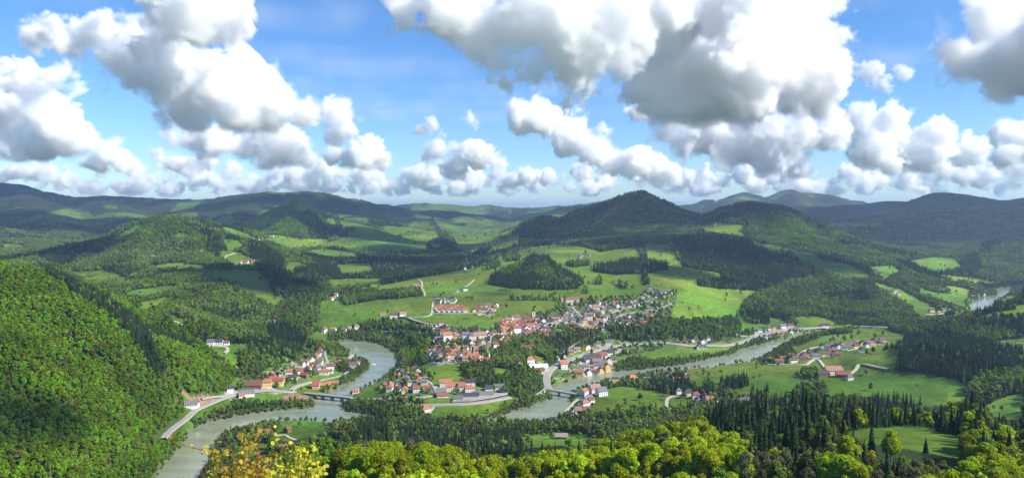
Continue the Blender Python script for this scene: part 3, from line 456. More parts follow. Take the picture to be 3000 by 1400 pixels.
# ------------------------------------------------------------------ trees
def leaf_mat(name, col, trans=.35, var=.35, hue=.03, seed=0.):
    m, nt, out = new_mat(name); L = nt.links.new
    oi = N_(nt, 'ShaderNodeObjectInfo'); geo = N_(nt, 'ShaderNodeNewGeometry')
    nz = N_(nt, 'ShaderNodeTexNoise'); nz.inputs['Scale'].default_value = .012; nz.inputs['Detail'].default_value = 2; L(oi.outputs['Location'], nz.inputs['Vector'])
    h = N_(nt, 'ShaderNodeHueSaturation'); h.inputs['Color'].default_value = (*col, 1)
    a = N_(nt, 'ShaderNodeMath', operation='MULTIPLY_ADD'); a.inputs[1].default_value = 2 * var; a.inputs[2].default_value = 1 - var; L(oi.outputs['Random'], a.inputs[0])
    a2 = N_(nt, 'ShaderNodeMapRange'); a2.inputs[1].default_value = .35; a2.inputs[2].default_value = .65; a2.inputs[3].default_value = .7; a2.inputs[4].default_value = 1.3; L(nz.outputs[0], a2.inputs[0])
    a3 = N_(nt, 'ShaderNodeMath', operation='MULTIPLY'); L(a.outputs[0], a3.inputs[0]); L(a2.outputs[0], a3.inputs[1])
    # leaf to leaf
    ri = N_(nt, 'ShaderNodeMath', operation='MULTIPLY_ADD'); ri.inputs[1].default_value = 1.0; ri.inputs[2].default_value = .5; L(geo.outputs['Random Per Island'], ri.inputs[0])
    a4 = N_(nt, 'ShaderNodeMath', operation='MULTIPLY'); L(a3.outputs[0], a4.inputs[0]); L(ri.outputs[0], a4.inputs[1]); L(a4.outputs[0], h.inputs['Value'])
    hu = N_(nt, 'ShaderNodeMath', operation='MULTIPLY_ADD'); hu.inputs[1].default_value = 2 * hue; hu.inputs[2].default_value = .5 - hue; L(oi.outputs['Random'], hu.inputs[0]); L(hu.outputs[0], h.inputs['Hue'])
    d = N_(nt, 'ShaderNodeBsdfDiffuse'); t = N_(nt, 'ShaderNodeBsdfTranslucent'); mx = N_(nt, 'ShaderNodeMixShader'); mx.inputs[0].default_value = trans
    L(h.outputs[0], d.inputs[0]); L(h.outputs[0], t.inputs[0]); L(d.outputs[0], mx.inputs[1]); L(t.outputs[0], mx.inputs[2]); L(mx.outputs[0], out.inputs[0]); return m
m_beech = leaf_mat('fresh beech leaves', (.34, .42, .015), .5, .24, .02)
m_mid = leaf_mat('broadleaf foliage', (.175, .25, .042), .38, .40, .03)
m_dull = leaf_mat('olive bud foliage', (.15, .155, .065), .30, .35, .03)
m_spruce = leaf_mat('spruce needles', (.028, .052, .017), .12, .40, .02)
m_bark = plain('grey brown bark', (.16, .125, .09), .9, .3, 2.0)
def broad_mesh(name, rng, mat, R=4.6, Hc=11.0, z0=4.0, n=1000, leaf=.85, lobes=11):
    """crown of leaf clumps spread over several uneven lobes, gaps between them"""
    cen = []
    for k in range(lobes):
        a = rng.uniform(0, 2 * math.pi); t = rng.uniform(0, 1); rr = R * rng.uniform(.25, .72) * math.sin(math.pi * (.22 + .66 * t)); r = R * rng.uniform(.24, .60)
        cen.append((rr * math.cos(a), rr * math.sin(a), z0 + Hc * (.16 + .68 * t), r))
    cen.append((0, 0, z0 + Hc * .86, R * .42)); cen = np.array(cen)
    w = cen[:, 3] ** 2; ci = rng.choice(len(cen), n, p=w / w.sum()); v = rng.normal(size=(n, 3)); v[:, 2] += .25; v /= np.linalg.norm(v, axis=1)[:, None]
    rr = cen[ci, 3] * rng.uniform(.62, 1.18, n); P = cen[ci, :3] + v * rr[:, None] * np.array([1, 1, .85])
    nrm = v * .9 + rng.normal(size=(n, 3)) * .55; nrm /= np.linalg.norm(nrm, axis=1)[:, None]
    a = np.cross(nrm, rng.normal(size=(n, 3))); a /= np.linalg.norm(a, axis=1)[:, None]; b = np.cross(nrm, a); s = leaf * rng.uniform(.55, 1.25, (n, 1))
    V = np.stack([P - a * s - b * s * .35, P + b * s * -.9, P + a * s + b * s * .2, P + b * s * .9 + a * s * .15], 1).reshape(-1, 3)
    return mesh_np(name, V, np.arange(4 * n).reshape(-1, 4), [mat])
def spruce_mesh(name, rng, mat, Ht=24.0, R=3.1, tiers=15, per=9, z0=2.0):
    V = []; F_ = []
    for t in range(tiers):
        f = t / (tiers - 1.0); z = z0 + (Ht - z0) * f; r = R * (1 - f) ** .8 * rng.uniform(.82, 1.12) + .22
        for k in range(per if f < .8 else 6):
            a = 2 * math.pi * (k + rng.uniform(-.3, .3)) / per + t * .7; L = r * rng.uniform(.75, 1.15); dr = L * rng.uniform(.35, .6); w = L * rng.uniform(.28, .42) + .12
            c, s = math.cos(a), math.sin(a); zz = z + rng.uniform(-.3, .3); b = len(V)
            V += [(0, 0, zz + .55), (c * L * .55 - s * w, s * L * .55 + c * w, zz - dr * .45), (c * L, s * L, zz - dr), (c * L * .55 + s * w, s * L * .55 - c * w, zz - dr * .45)]
            F_.append((b, b + 1, b + 2, b + 3))
            V += [(c * L * .2, s * L * .2, zz + .2), (c * L * .5, s * L * .5, zz - dr * .4 - .9), (c * L * .95, s * L * .95, zz - dr - .3)]; 
            V.append((c * L * .5, s * L * .5, zz - dr * .3)); F_.append((b + 4, b + 5, b + 6, b + 7))
    b = len(V); V += [(0, 0, Ht + 1.2), (.25, 0, Ht - 1.5), (0, .25, Ht - 1.5), (-.2, -.2, Ht - 1.5)]; F_ += [(b, b + 1, b + 2, b + 3)]
    return mesh_np(name, np.array(V), np.array(F_), [mat])
def trunk_mesh(name, rng, h, r, limbs=5, mat=None):
    mb = MB(); pts = [(0, 0, -1.0)] ; x = y = 0
    for k in range(1, 5): x += rng.uniform(-.18, .18); y += rng.uniform(-.18, .18); pts.append((x, y, h * k / 4))
    for k in range(4): mb.cone(pts[k], r * (1 - k * .2), pts[k + 1], r * (1 - (k + 1) * .2), 6, cap=False)
    for k in range(limbs):
        a = rng.uniform(0, 6.28); z = h * rng.uniform(.4, .9); L = h * rng.uniform(.25, .4); mb.cone((x * z / h, y * z / h, z), r * .35, (math.cos(a) * L * .7, math.sin(a) * L * .7, z + L * .7), r * .08, 5, cap=False)
    return mb.mesh(name, [mat or m_bark], True)
rng = np.random.default_rng(5)
TPL = {}
def joined(name, crown, trunk):
    """a template for the uncounted woods: trunk and crown as one mesh"""
    V = []; Fs = []; mi = []; off = 0; mats = []
    for k, me in enumerate((crown, trunk)):
        v = np.empty(len(me.vertices) * 3, np.float32); me.vertices.foreach_get('co', v); V.append(v.reshape(-1, 3))
        Fs.append(np.array([tuple(p.vertices) if len(p.vertices) == 4 else tuple(p.vertices) + (p.vertices[-1],) for p in me.polygons if len(p.vertices) == 4]) + off); off += len(me.vertices); mi += [k] * len(Fs[-1]); mats.append(me.materials[0])
    return mesh_np(name, np.concatenate(V), Fs, mats, mi)
NB = {'beech': [], 'mid': [], 'dull': [], 'spruce': []}      # near meshes: (crown, trunk)
for k in range(5): NB['beech'].append((broad_mesh('beech_crown', rng, m_beech, rng.uniform(4.2, 5.4), rng.uniform(9, 13), 4, 5200, .42, 19), trunk_mesh('beech_trunk', rng, 12, .32)))
for k in range(4): NB['mid'].append((broad_mesh('leafy_crown', rng, m_mid, rng.uniform(4.0, 5.4), rng.uniform(10, 13), 3, 2600, .5, 13), trunk_mesh('leafy_trunk', rng, 11, .3)))
for k in range(3): NB['dull'].append((broad_mesh('budding_crown', rng, m_dull, rng.uniform(3.6, 4.8), rng.uniform(10, 13), 4, 1500, .42, 12), trunk_mesh('budding_trunk', rng, 13, .28, 9)))
for k in range(5): NB['spruce'].append((spruce_mesh('spruce_crown', rng, m_spruce, rng.uniform(21, 28), rng.uniform(2.7, 3.6), 26, 11, 3 + (k == 4) * 11), trunk_mesh('spruce_trunk', rng, 22, .3, 0)))
cols = {}
def tpl_collection(kind, items):
    c = bpy.data.collections.new('kinds of ' + kind)
    for k, me in enumerate(items): c.objects.link(bpy.data.objects.new('%s_kind' % kind, me))
    cols[kind] = c
tpl_collection('beech', [joined('t', broad_mesh('c', rng, m_beech, rng.uniform(4.0, 5.4), rng.uniform(9, 13), 3.5, 800, .92), NB['beech'][0][1]) for k in range(5)])
m_slope = leaf_mat('green beech leaves', (.165, .275, .011), .44, .38, .03)
tpl_collection('slope', [joined('t', broad_mesh('c', rng, m_slope, rng.uniform(4.0, 5.4), rng.uniform(9, 13), 3.5, 700, .95), NB['beech'][0][1]) for k in range(5)])
tpl_collection('mid', [joined('t', broad_mesh('c', rng, m_mid, rng.uniform(3.8, 5.4), rng.uniform(9, 13), 3, 600, 1.0), NB['mid'][0][1]) for k in range(5)])
tpl_collection('dull', [joined('t', broad_mesh('c', rng, m_dull, rng.uniform(3.6, 4.8), rng.uniform(9, 12), 4, 420, .95), NB['dull'][0][1]) for k in range(3)])
tpl_collection('spruce', [joined('t', spruce_mesh('c', rng, m_spruce, rng.uniform(19, 27), rng.uniform(2.8, 3.8)), NB['spruce'][0][1]) for k in range(5)])

def candidates(y0, y1, s, seed):
    r = np.random.default_rng(seed); xm = .76 * y1 + 60
    gx, gy = np.meshgrid(np.arange(-xm, xm, s), np.arange(y0, y1, s)); x = (gx + r.uniform(-.48, .48, gx.shape) * s).ravel(); y = (gy + r.uniform(-.48, .48, gx.shape) * s).ravel()
    k = (np.abs(x) < .745 * y + 30); return x[k], y[k]
def grid_at(A, x, y):
    i = np.clip(np.round(np.interp(1500 + FOC * x / y, pxg, np.arange(NX))).astype(int), 0, NX - 1); j = np.clip(np.round(np.interp(np.log(y), lgd, np.arange(ND))).astype(int), 0, ND - 1); return A[i, j]
KEEP_OUT = []     # filled by roads and houses below: (x, y, radius)
def plant_all():
    out = {k: [] for k in ('beech', 'slope', 'mid', 'dull', 'spruce')}
    for (y0, y1, s, seed, sc_, minp) in ((175, 620, 5.2, 1, .80, 0), (620, 1500, 5.0, 2, .66, 0), (1500, 2600, 6.2, 3, .74, 0), (2600, 4000, 8.0, 4, .82, 0), (4000, 5600, 11.5, 6, 1.05, 0)):
        x, y = candidates(y0, y1, s, seed); r = np.random.default_rng(seed + 50); z = ground(x, y); n = len(x); px = 1500 + FOC * x / y
        scl = sc_ * (.6 + .78 * r.uniform(0, 1, n) ** 1.2)
        top = HOR + FOC * (CAMZ - z - 22 * scl) / y; seen = top < grid_at(RUNP, x, y) + 8
        c0 = grid_at(CL, x, y); gpy = HOR + FOC * (CAMZ - z) / y
        mid = cls_at(px, np.minimum(HOR + FOC * (CAMZ - z - 9 * scl) / y, 1436), x, y, False)
        near = y < 1000
        c = np.where(near & (mid > 0) & (mid != T_) & (mid != K_) & (c0 != M_) & (c0 != E_) & (c0 != T_), mid, c0)
        c = np.where(near & (gpy > 1438) & (mid == 0), B_, c)
        rsd = grid_at(RSD, x, y); u = r.uniform(0, 1, n); grove = fbm(x / 60, y / 60, 3, 90)
        scl = np.where((rsd < 45) & ~((px > 1040) & (px < 1490) & (y < 1010)), scl * .68, scl); bankside = (rsd > 2) & (rsd < 15) & (u < .4)
        ok = seen & (rsd > 3) & (np.isin(c, (B_, F_, S_)) | ((c == T_) & (u < .22)) | ((c == M_) & (u < .003 + .03 * (grove > .42))) | bankside)
        ok &= ~(near & (mid == M_) & (c != M_))
        topc = cls_at(px, np.minimum(HOR + FOC * (CAMZ - z - 19 * scl) / y, 1436), x, y, False); ok &= ~(near & (topc == M_) & (c0 != M_) & (u < .95))
        ok &= ~(np.isin(c0, (E_, K_)))
        if KO is not None: ok &= ~road_near(x, y)
        nk = fbm(x / 130, y / 130, 4, 91); nk2 = r.uniform(-.5, .5, n)
        def put(kind, m):
            m = m & ok; out[kind].append(np.stack([x[m], y[m], z[m] - .4, scl[m], r.uniform(0, 6.28, m.sum())], 1)); ok[m] = False
        S = (c == S_); F = (c == F_) | bankside | (c == T_) | (c == M_)
        put('spruce', S & (nk2 + nk * .5 < .36)); put('spruce', (c == F_) & (rsd > 70) & (nk + nk2 * .35 > .30)); put('spruce', (c == B_) & (nk2 > .47) & (nk > .0))
        put('dull', (F & (nk2 + nk * .4 < -.34)) | ((c == B_) & (nk2 < -.465))); 
        put('dull', (c == F_) & near & (nk2 > .28)); put('beech', (c == F_) & (y < 640) & (nk2 < -.2)); put('mid', (c == B_) & (y < 640) & (nk + nk2 * .3 > .30)); put('spruce', (c == F_) & near & (px > 2150) & (nk2 > .1))
        put('beech', (c == B_) & (y < 640)); put('slope', (c == B_)); put('slope', F & (nk2 - nk * .8 > .22) & (y < 2500)); put('mid', np.ones(n, bool))
    return {k: np.concatenate(v) for k, v in out.items()}
def scatter(name, kind, pts, label):
    """one uncounted mass of trees: points that carry the kinds of tree in its collection"""
    me = bpy.data.meshes.new(name); me.vertices.add(len(pts)); me.vertices.foreach_set('co', pts[:, :3].astype(np.float32).ravel())
    for nm, col in (('size', 3), ('turn', 4)):
        a = me.attributes.new(nm, 'FLOAT', 'POINT'); a.data.foreach_set('value', pts[:, col].astype(np.float32))
    o = link(bpy.data.objects.new(name, me)); g = bpy.data.node_groups.new('plant ' + name, 'GeometryNodeTree')
    g.interface.new_socket('Geometry', in_out='INPUT', socket_type='NodeSocketGeometry'); g.interface.new_socket('Geometry', in_out='OUTPUT', socket_type='NodeSocketGeometry')
    N = g.nodes.new; K = g.links.new; i = N('NodeGroupInput'); ou = N('NodeGroupOutput'); mp = N('GeometryNodeMeshToPoints'); K(i.outputs[0], mp.inputs[0])
    ci = N('GeometryNodeCollectionInfo'); ci.inputs['Collection'].default_value = cols[kind]; ci.inputs['Separate Children'].default_value = True; ci.inputs['Reset Children'].default_value = True
    ip = N('GeometryNodeInstanceOnPoints'); K(mp.outputs[0], ip.inputs['Points']); K(ci.outputs[0], ip.inputs['Instance']); ip.inputs['Pick Instance'].default_value = True
    sz = N('GeometryNodeInputNamedAttribute'); sz.inputs[0].default_value = 'size'; tu = N('GeometryNodeInputNamedAttribute'); tu.inputs[0].default_value = 'turn'
    cx = N('ShaderNodeCombineXYZ'); K(tu.outputs[0], cx.inputs[2]); K(cx.outputs[0], ip.inputs['Rotation']); K(sz.outputs[0], ip.inputs['Scale']); K(ip.outputs[0], ou.inputs[0])
    o.modifiers.new('plant', 'NODES').node_group = g
    return tag(o, label, kind='stuff')

# ------------------------------------------------------------------ roads
m_road = plain('pale asphalt', (.32, .305, .27), .9, .12, .05); m_track = plain('gravel track', (.42, .38, .29), .95, .15, .08); m_conc = plain('weathered concrete', (.40, .39, .36), .85, .2, .2)
ROADS = [
 ('road', 8, m_road, [(478,1288),(502,1262),(524,1244),(563,1209),(600,1192),(640,1176),(680,1159),(720,1151),(771,1145),(820,1146),(866,1147)]),
 ('road', 7, m_road, [(852,1144),(866,1132),(910,1120),(940,1114),(969,1108),(1006,1099),(1022,1088)]),
 ('road', 6, m_road, [(1027,1167),(1052,1168),(1100,1170),(1155,1168),(1233,1166),(1272,1158),(1285,1148),(1275,1130)]),
 ('road', 8, m_road, [(1225,1188),(1270,1188),(1311,1186),(1350,1185),(1388,1182),(1430,1176),(1466,1170),(1494,1164)]),
 ('road', 5, m_road, [(1272,1188),(1264,1199),(1256,1211)]),
 ('road', 12, m_road, [(1604,1148),(1606,1135),(1601,1120),(1600,1108),(1606,1090),(1620,1078),(1640,1067),(1680,1050),(1730,1032),(1777,1020),(1815,1013),(1855,1009),(1932,1005),(1971,1008),(2000,1013),(2040,1015),(2116,1013),(2155,1007),(2194,995),(2233,983),(2280,970),(2330,964),(2408,961),(2505,960),(2637,960)]),
 ('road', 7, m_road, [(1572,1158),(1590,1148),(1600,1140)]), ('road', 6, m_road, [(1645,1038),(1658,1027),(1676,1015),(1700,1003),(1719,995),(1750,988),(1785,979)]),
 ('lane', 5, m_track, [(1221,819),(1233,824),(1237,832),(1236,845),(1243,856),(1245,868)]), ('lane', 5, m_track, [(1269,884),(1267,900),(1266,915),(1262,924),(1248,928),(1220,930),(1194,931),(1170,929)]), ('lane', 4.5, m_track, [(1265,919),(1320,919),(1412,918),(1438,930)]),
 ('lane', 5, m_track, [(1196,932),(1241,947),(1290,957),(1338,967)]), ('lane', 4, m_track, [(1674,888),(1676,898),(1682,907),(1695,919),(1709,932)]), ('lane', 4, m_track, [(1365,755),(1370,768),(1381,780)]), ('lane', 4, m_track, [(1897,869),(1914,878),(1925,888)]),
 ('lane', 4, m_track, [(1110,971),(1180,970),(1220,974),(1262,982)]), ('lane', 4, m_track, [(1330,855),(1345,848),(1368,838),(1390,820)]),
 ('lane', 5, m_track, [(2250,1068),(2322,1069),(2345,1070),(2365,1068),(2376,1058),(2386,1053),(2400,1055),(2410,1068),(2420,1083)]), ('lane', 5.5, m_track, [(2489,1096),(2504,1087),(2513,1077),(2514,1069),(2523,1066),(2540,1070),(2559,1075),(2602,1083)]),
 ('lane', 5, m_track, [(2334,1046),(2345,1036),(2357,1028),(2372,1022),(2388,1018),(2440,1012)]), ('lane', 5, m_road, [(2480,1028),(2500,1024),(2528,1022)]),
 ('lane', 5, m_track, [(416,877),(440,868),(466,861),(490,853),(513,846)]), ('lane', 4.5, m_track, [(478,920),(486,906),(505,892),(513,881)]), ('lane', 4.5, m_track, [(509,941),(525,946),(538,956)]), ('lane', 5, m_track, [(657,757),(664,748),(676,746),(688,740)]), ('lane', 5, m_track, [(544,791),(560,788),(600,782)]),
 ('lane', 5, m_track, [(596,1012),(630,1013),(660,1015),(669,1020),(668,1027),(657,1035)]), ('lane', 6, m_track, [(2712,922),(2745,920),(2781,916),(2783,905)]), ('lane', 5, m_track, [(2000,1162),(1980,1160),(1963,1162),(1953,1172),(1952,1186),(1955,1201)]), ('lane', 4.5, m_track, [(1800,1218),(1839,1219),(1890,1217),(1932,1211),(1965,1204),(2000,1197)]),
 ('lane', 5.5, m_road, [(1708,1170),(1695,1190),(1682,1206),(1672,1222)]), ('lane', 4.5, m_track, [(1694,1170),(1676,1188),(1660,1206),(1655,1214)]), ('lane', 6, m_track, [(1018,1062),(1024,1050),(1034,1040)]), ('lane', 5, m_road, [(952,1028),(954,1046),(960,1060),(950,1075),(950,1090)]), ('lane', 4.5, m_road, [(862,1073),(880,1078),(915,1077)]),
 ('lane', 4.5, m_road, [(1162,1133),(1168,1120),(1180,1110),(1190,1105)]), ('lane', 4.5, m_road, [(1240,1108),(1268,1128),(1280,1150)]), ('lane', 5, m_road, [(1575,1060),(1590,1068),(1600,1080)]), ('lane', 4.5, m_road, [(1700,1085),(1712,1100),(1722,1112)]), ('lane', 4, m_road, [(1745,930),(1800,925),(1860,915)]), ('lane', 4, m_road, [(1790,918),(1812,905),(1830,898)]),
 ('lane', 4, m_track, [(750,1275),(790,1278),(812,1276),(835,1274),(850,1284),(868,1290)]), ('lane', 4, m_track, [(2940,1002),(2965,1005),(3010,1008)]), ('lane', 5, m_road, [(1770,1060),(1800,1062),(1815,1060)]), ('lane', 4.5, m_road, [(590,1170),(640,1163),(690,1155)]),
 ('lane', 4, m_track, [(2083,745),(2088,730)]), ('lane', 5, m_track, [(2095,662),(2097,652)]), ('lane', 4, m_road, [(1440,955),(1560,938),(1640,932),(1700,930)]),
]
road_pts = []
def smooth_line(P, step):
    P = np.array(P, float); d = np.r_[0, np.cumsum(np.hypot(*np.diff(P[:, :2], axis=0).T))]; n = max(3, int(d[-1] / step)); t = np.linspace(0, d[-1], n)
    Q = np.stack([np.interp(t, d, P[:, k]) for k in range(P.shape[1])], 1)
    for _ in range(max(1, int(14 / step))):
        Q[1:-1] = (Q[:-2] + 2 * Q[1:-1] + Q[2:]) / 4
    return Q
def ribbon(name, L, w, mat, lift=.9, depth=2.2):
    T = np.gradient(L[:, :2], axis=0); T /= np.hypot(T[:, 0], T[:, 1])[:, None] + 1e-9; Nn = np.stack([-T[:, 1], T[:, 0]], 1) * w / 2
    a = L[:, :2] + Nn; b = L[:, :2] - Nn; zz = np.maximum.reduce([ground(a[:, 0], a[:, 1]), ground(b[:, 0], b[:, 1]), ground(L[:, 0], L[:, 1])]) + lift
    for _ in range(3): zz[1:-1] = np.maximum(zz[1:-1], (zz[:-2] + zz[2:]) / 2)
    n = len(L); V = np.concatenate([np.c_[a, zz], np.c_[b, zz], np.c_[a + Nn * .15, zz - depth], np.c_[b - Nn * .15, zz - depth]]); i = np.arange(n - 1)
    F_2 = [np.stack([i, i + n, i + n + 1, i + 1], 1), np.stack([i + 2 * n, i, i + 1, i + 2 * n + 1], 1), np.stack([i + n, i + 3 * n, i + 3 * n + 1, i + n + 1], 1)]
    return link(bpy.data.objects.new(name, mesh_np(name, V, np.concatenate(F_2), [mat])))
for nm, w, mat, pts in ROADS:
    W3 = [cast(px, py) for px, py in pts]; W3 = [p for p in W3 if p]
    if len(W3) < 2: continue
    L = smooth_line(W3, 5.0); road_pts += [(p[0], p[1], w / 2 + 4.5) for p in L]; tag(ribbon(nm, L, w, mat), kind='structure')
def yard(name, pts, mat, lift=.5):
    P = [cast(px, py) for px, py in pts]; c = np.mean([(p[0], p[1]) for p in P], 0); mb = MB(); z = max(p[2] for p in P) + lift
    top = [(p[0], p[1], z) for p in P]; mb.poly(top); n = len(P)
    for k in range(n): a = top[k]; b = top[(k + 1) % n]; mb.quad(a, (a[0], a[1], a[2] - 3), (b[0], b[1], b[2] - 3), b)
    road_pts.extend([(a * c[0] + (1 - a) * p[0], a * c[1] + (1 - a) * p[1], 14) for p in P for a in (.25, .6, 1)])
    return tag(mb.obj(name, [mat]), kind='structure')
yard('parking_yard', [(1325,1181),(1336,1168),(1360,1160),(1440,1158),(1488,1163),(1440,1172),(1380,1179)], m_road)

# ------------------------------------------------------------------ bridges
def bridge(name, A, B, w, z, label, piers, mat):
    root = empty(name, (*((np.array(A[:2]) + np.array(B[:2])) / 2), 0)); L = math.hypot(B[0] - A[0], B[1] - A[1]); root.rotation_euler = (0, 0, math.atan2(B[1] - A[1], B[0] - A[0])); tag(root, label, 'bridge')
    h = L / 2
    mb = MB(); mb.box(-h, h, -w / 2, w / 2, z - .5, z); mb.obj('deck', [m_road], root)
    mb = MB(); mb.box(-h, h, -w / 2 + .6, w / 2 - .6, z - 2.6, z - .503); mb.obj('girder', [mat], root)
    for s in (-1, 1):
        mb = MB()
        for k in range(int(L / 2.5)): x = -h + 1 + k * 2.5; mb.box(x, x + .12, s * (w / 2 - .25) - .06, s * (w / 2 - .25) + .06, z + .002, z + 1.1)
        mb.box(-h, h, s * (w / 2 - .25) - .08, s * (w / 2 - .25) + .08, z + 1.102, z + 1.22); mb.box(-h, h, s * (w / 2 - .25) - .05, s * (w / 2 - .25) + .05, z + .55, z + .65); mb.obj('railing', [m_conc], root)
    for k in range(piers):
        x = -h + L * (k + 1) / (piers + 1); mb = MB(); mb.box(x - 1.2, x + 1.2, -w / 2 + 1, w / 2 - 1, -4, z - 3.402); mb.box(x - 1.6, x + 1.6, -w / 2 + .3, w / 2 - .3, z - 3.4, z - 2.603); mb.obj('pier', [m_conc], root)
    return root
A = cast(890, 1152); B = cast(1030, 1167); road_pts += [(A[0] * t + B[0] * (1 - t), A[1] * t + B[1] * (1 - t), 14) for t in np.linspace(0, 1, 14)]
m_girder = plain('dark weathered steel', (.10, .11, .12), .6, .2, .3)
bridge('river_bridge', A, B, 9, max(A[2], B[2]) + 2.0, 'long dark girder bridge on piers crossing the river bend at left', 4, m_girder)
A = cast(1603, 1146); B = cast(1712, 1160); bridge('road_bridge', A, B, 8, max(A[2], B[2]) + 2.0, 'short pale road bridge behind the round river pool', 2, m_conc)
road_pts += [(A[0] * t + B[0] * (1 - t), A[1] * t + B[1] * (1 - t), 11) for t in np.linspace(0, 1, 12)]

# ------------------------------------------------------------------ houses
ROOFC = {'red': (.27, .095, .068), 'orange': (.37, .155, .085), 'brown': (.17, .085, .06), 'grey': (.15, .145, .15), 'dark': (.065, .06, .065), 'pink': (.31, .18, .14)}
WALLC = {'white': (.78, .76, .70), 'cream': (.72, .64, .47), 'yellow': (.74, .56, .22), 'timber': (.22, .13, .08), 'pinkish': (.66, .45, .36)}
m_roof = {k: plain(k + ' roof tiles', c, .85, .28, 1.2, .2) for k, c in ROOFC.items()}; m_wall = {k: plain(k + ' render', c, .9, .12, .3, .2) for k, c in WALLC.items()}
m_pane = plain('window glass', (.04, .05, .06), .2, .2, 1, .5); m_chim = plain('brick chimney', (.3, .16, .11), .9, .2, 2)
_hm = {}
def house_parts(L, W, H, rf, wl, hip, storeys):
    """meshes of a house: walls with windows and a door set in the wall grid, gable or hipped roof with eaves, chimney. Ridge along x."""
    key = (L, W, H, rf, wl, hip, storeys)
    if key in _hm: return _hm[key]
    rise = W * .42; e = .7; l, w = L / 2, W / 2; mb = MB()
    def side(P, Q, n, door):      # one wall from P to Q, seen from outside
        us = [0.]; ln = math.hypot(Q[0] - P[0], Q[1] - P[1])
        for i in range(n): c = (i + .5) / n; us += [c - .55 / ln, c + .55 / ln]
        us.append(1.); zs = [-3.5, 0]
        for f in range(storeys): z = H / storeys * f + min(.95, H / storeys * .3); zs += [z, z + min(1.35, H / storeys * .5)]
        zs.append(H); b0 = len(mb.v)
        for z in zs: mb.v += [(P[0] + (Q[0] - P[0]) * u, P[1] + (Q[1] - P[1]) * u, z) for u in us]
        m = len(us)
        for j in range(len(zs) - 1):
            for i in range(m - 1):
                win = i % 2 == 1 and j >= 2 and j % 2 == 0; dr = door and i == (n // 2) * 2 + 1 and j in (1, 2)
                mb.f.append((b0 + j * m + i, b0 + j * m + i + 1, b0 + (j + 1) * m + i + 1, b0 + (j + 1) * m + i)); mb.m.append(2 if dr else (1 if win else 0))
    nx = max(2, int(L / 3.2)); ny = max(2, int(W / 3.4))
    side((-l, -w), (l, -w), nx, True); side((l, -w), (l, w), ny, False); side((l, w), (-l, w), nx, False); side((-l, w), (-l, -w), ny, False)
    if not hip:
        for s in (-1, 1): mb.tri((s * l, -w * s, H), (s * l, w * s, H), (s * l, 0, H + rise * .93))
    wall = mb.mesh('wall', [m_wall[wl], m_pane, m_roof['brown']])
    mb = MB(); k = rise / w; hz = H - e * k; t = .28; rl = l + e; ri = l + e if not hip else l - w * .75
    for dz in (0, t):
        for sg in (-1, 1): mb.quad((-rl, sg * (w + e), hz + dz), (rl, sg * (w + e), hz + dz), (ri, 0, H + rise + dz), (-ri, 0, H + rise + dz))
        if hip:
            for sg in (-1, 1): mb.tri((sg * rl, -(w + e), hz + dz), (sg * rl, w + e, hz + dz), (sg * ri, 0, H + rise + dz))
    for sg in (-1, 1): mb.quad((-rl, sg * (w + e), hz), (rl, sg * (w + e), hz), (rl, sg * (w + e), hz + t), (-rl, sg * (w + e), hz + t))
    if not hip:
        for sx in (-1, 1):
            for sg in (-1, 1): mb.quad((sx * rl, sg * (w + e), hz), (sx * rl, 0, H + rise), (sx * rl, 0, H + rise + t), (sx * rl, sg * (w + e), hz + t))
    roof = mb.mesh('roof', [m_roof[rf]])
    mb = MB(); mb.box(l * .3, l * .3 + .9, w * .2, w * .2 + .9, H + rise * .45, H + rise + 1.1); mb.box(l * .3 - .1, l * .3 + 1.0, w * .2 - .1, w * .2 + 1.0, H + rise + 1.102, H + rise + 1.3); chim = mb.mesh('chimney', [m_chim])
    _hm[key] = (wall, roof, chim); return _hm[key]
CARD = []; HOUSES = []
def add_house(px, py, L=12, W=9.5, H=5.6, rf='red', wl='white', hip=False, rot=None, st=2, where='', note='', cat='house', name='house', big=1.0):
    p = cast(px, py)
    if p is None: return
    HOUSES.append(dict(px=px, py=py, p=p, L=L * .86, W=W * .88, H=H, rf=rf, wl=wl, hip=hip, rot=rot, st=st, where=where, note=note, cat=cat, name=name))
def cluster(n, poly, where, seed, roofs, walls=('white',) * 4 + ('cream',) * 2 + ('yellow',), sp=15, rot0=0., size=1.0, hmul=1.0):
    r = np.random.default_rng(seed); a = np.array(poly, float); got = []; tries = 0
    while len(got) < n and tries < 6000:
        tries += 1; px = r.uniform(a[:, 0].min(), a[:, 0].max()); py = r.uniform(a[:, 1].min(), a[:, 1].max())
        if not in_poly(np.array([px]), np.array([py]), poly)[0]: continue
        p = cast(px, py)
        if p is None: continue
        if any((p[0] - h['p'][0]) ** 2 + (p[1] - h['p'][1]) ** 2 < (sp * .5 * (1 + h['L'] / 12)) ** 2 for h in HOUSES): continue
        if len(road_pts) and min((p[0] - q[0]) ** 2 + (p[1] - q[1]) ** 2 - (q[2] + 3) ** 2 for q in road_pts) < 0: continue
        got.append(1); L = r.choice([10, 12, 12, 14, 17]); W = r.choice([8.5, 9.5, 10.5]); st = int(r.choice([1, 2, 2, 2, 3] if size > 1 else [1, 2, 2]))
        add_house(px, py, L * size, W * size ** .5, (2.9 * st + .3) * hmul, roofs[int(r.integers(len(roofs)))], walls[int(r.integers(len(walls)))], bool(r.uniform() < .25), rot0 + r.choice([0, math.pi / 2]) + r.normal() * .18, st, where)
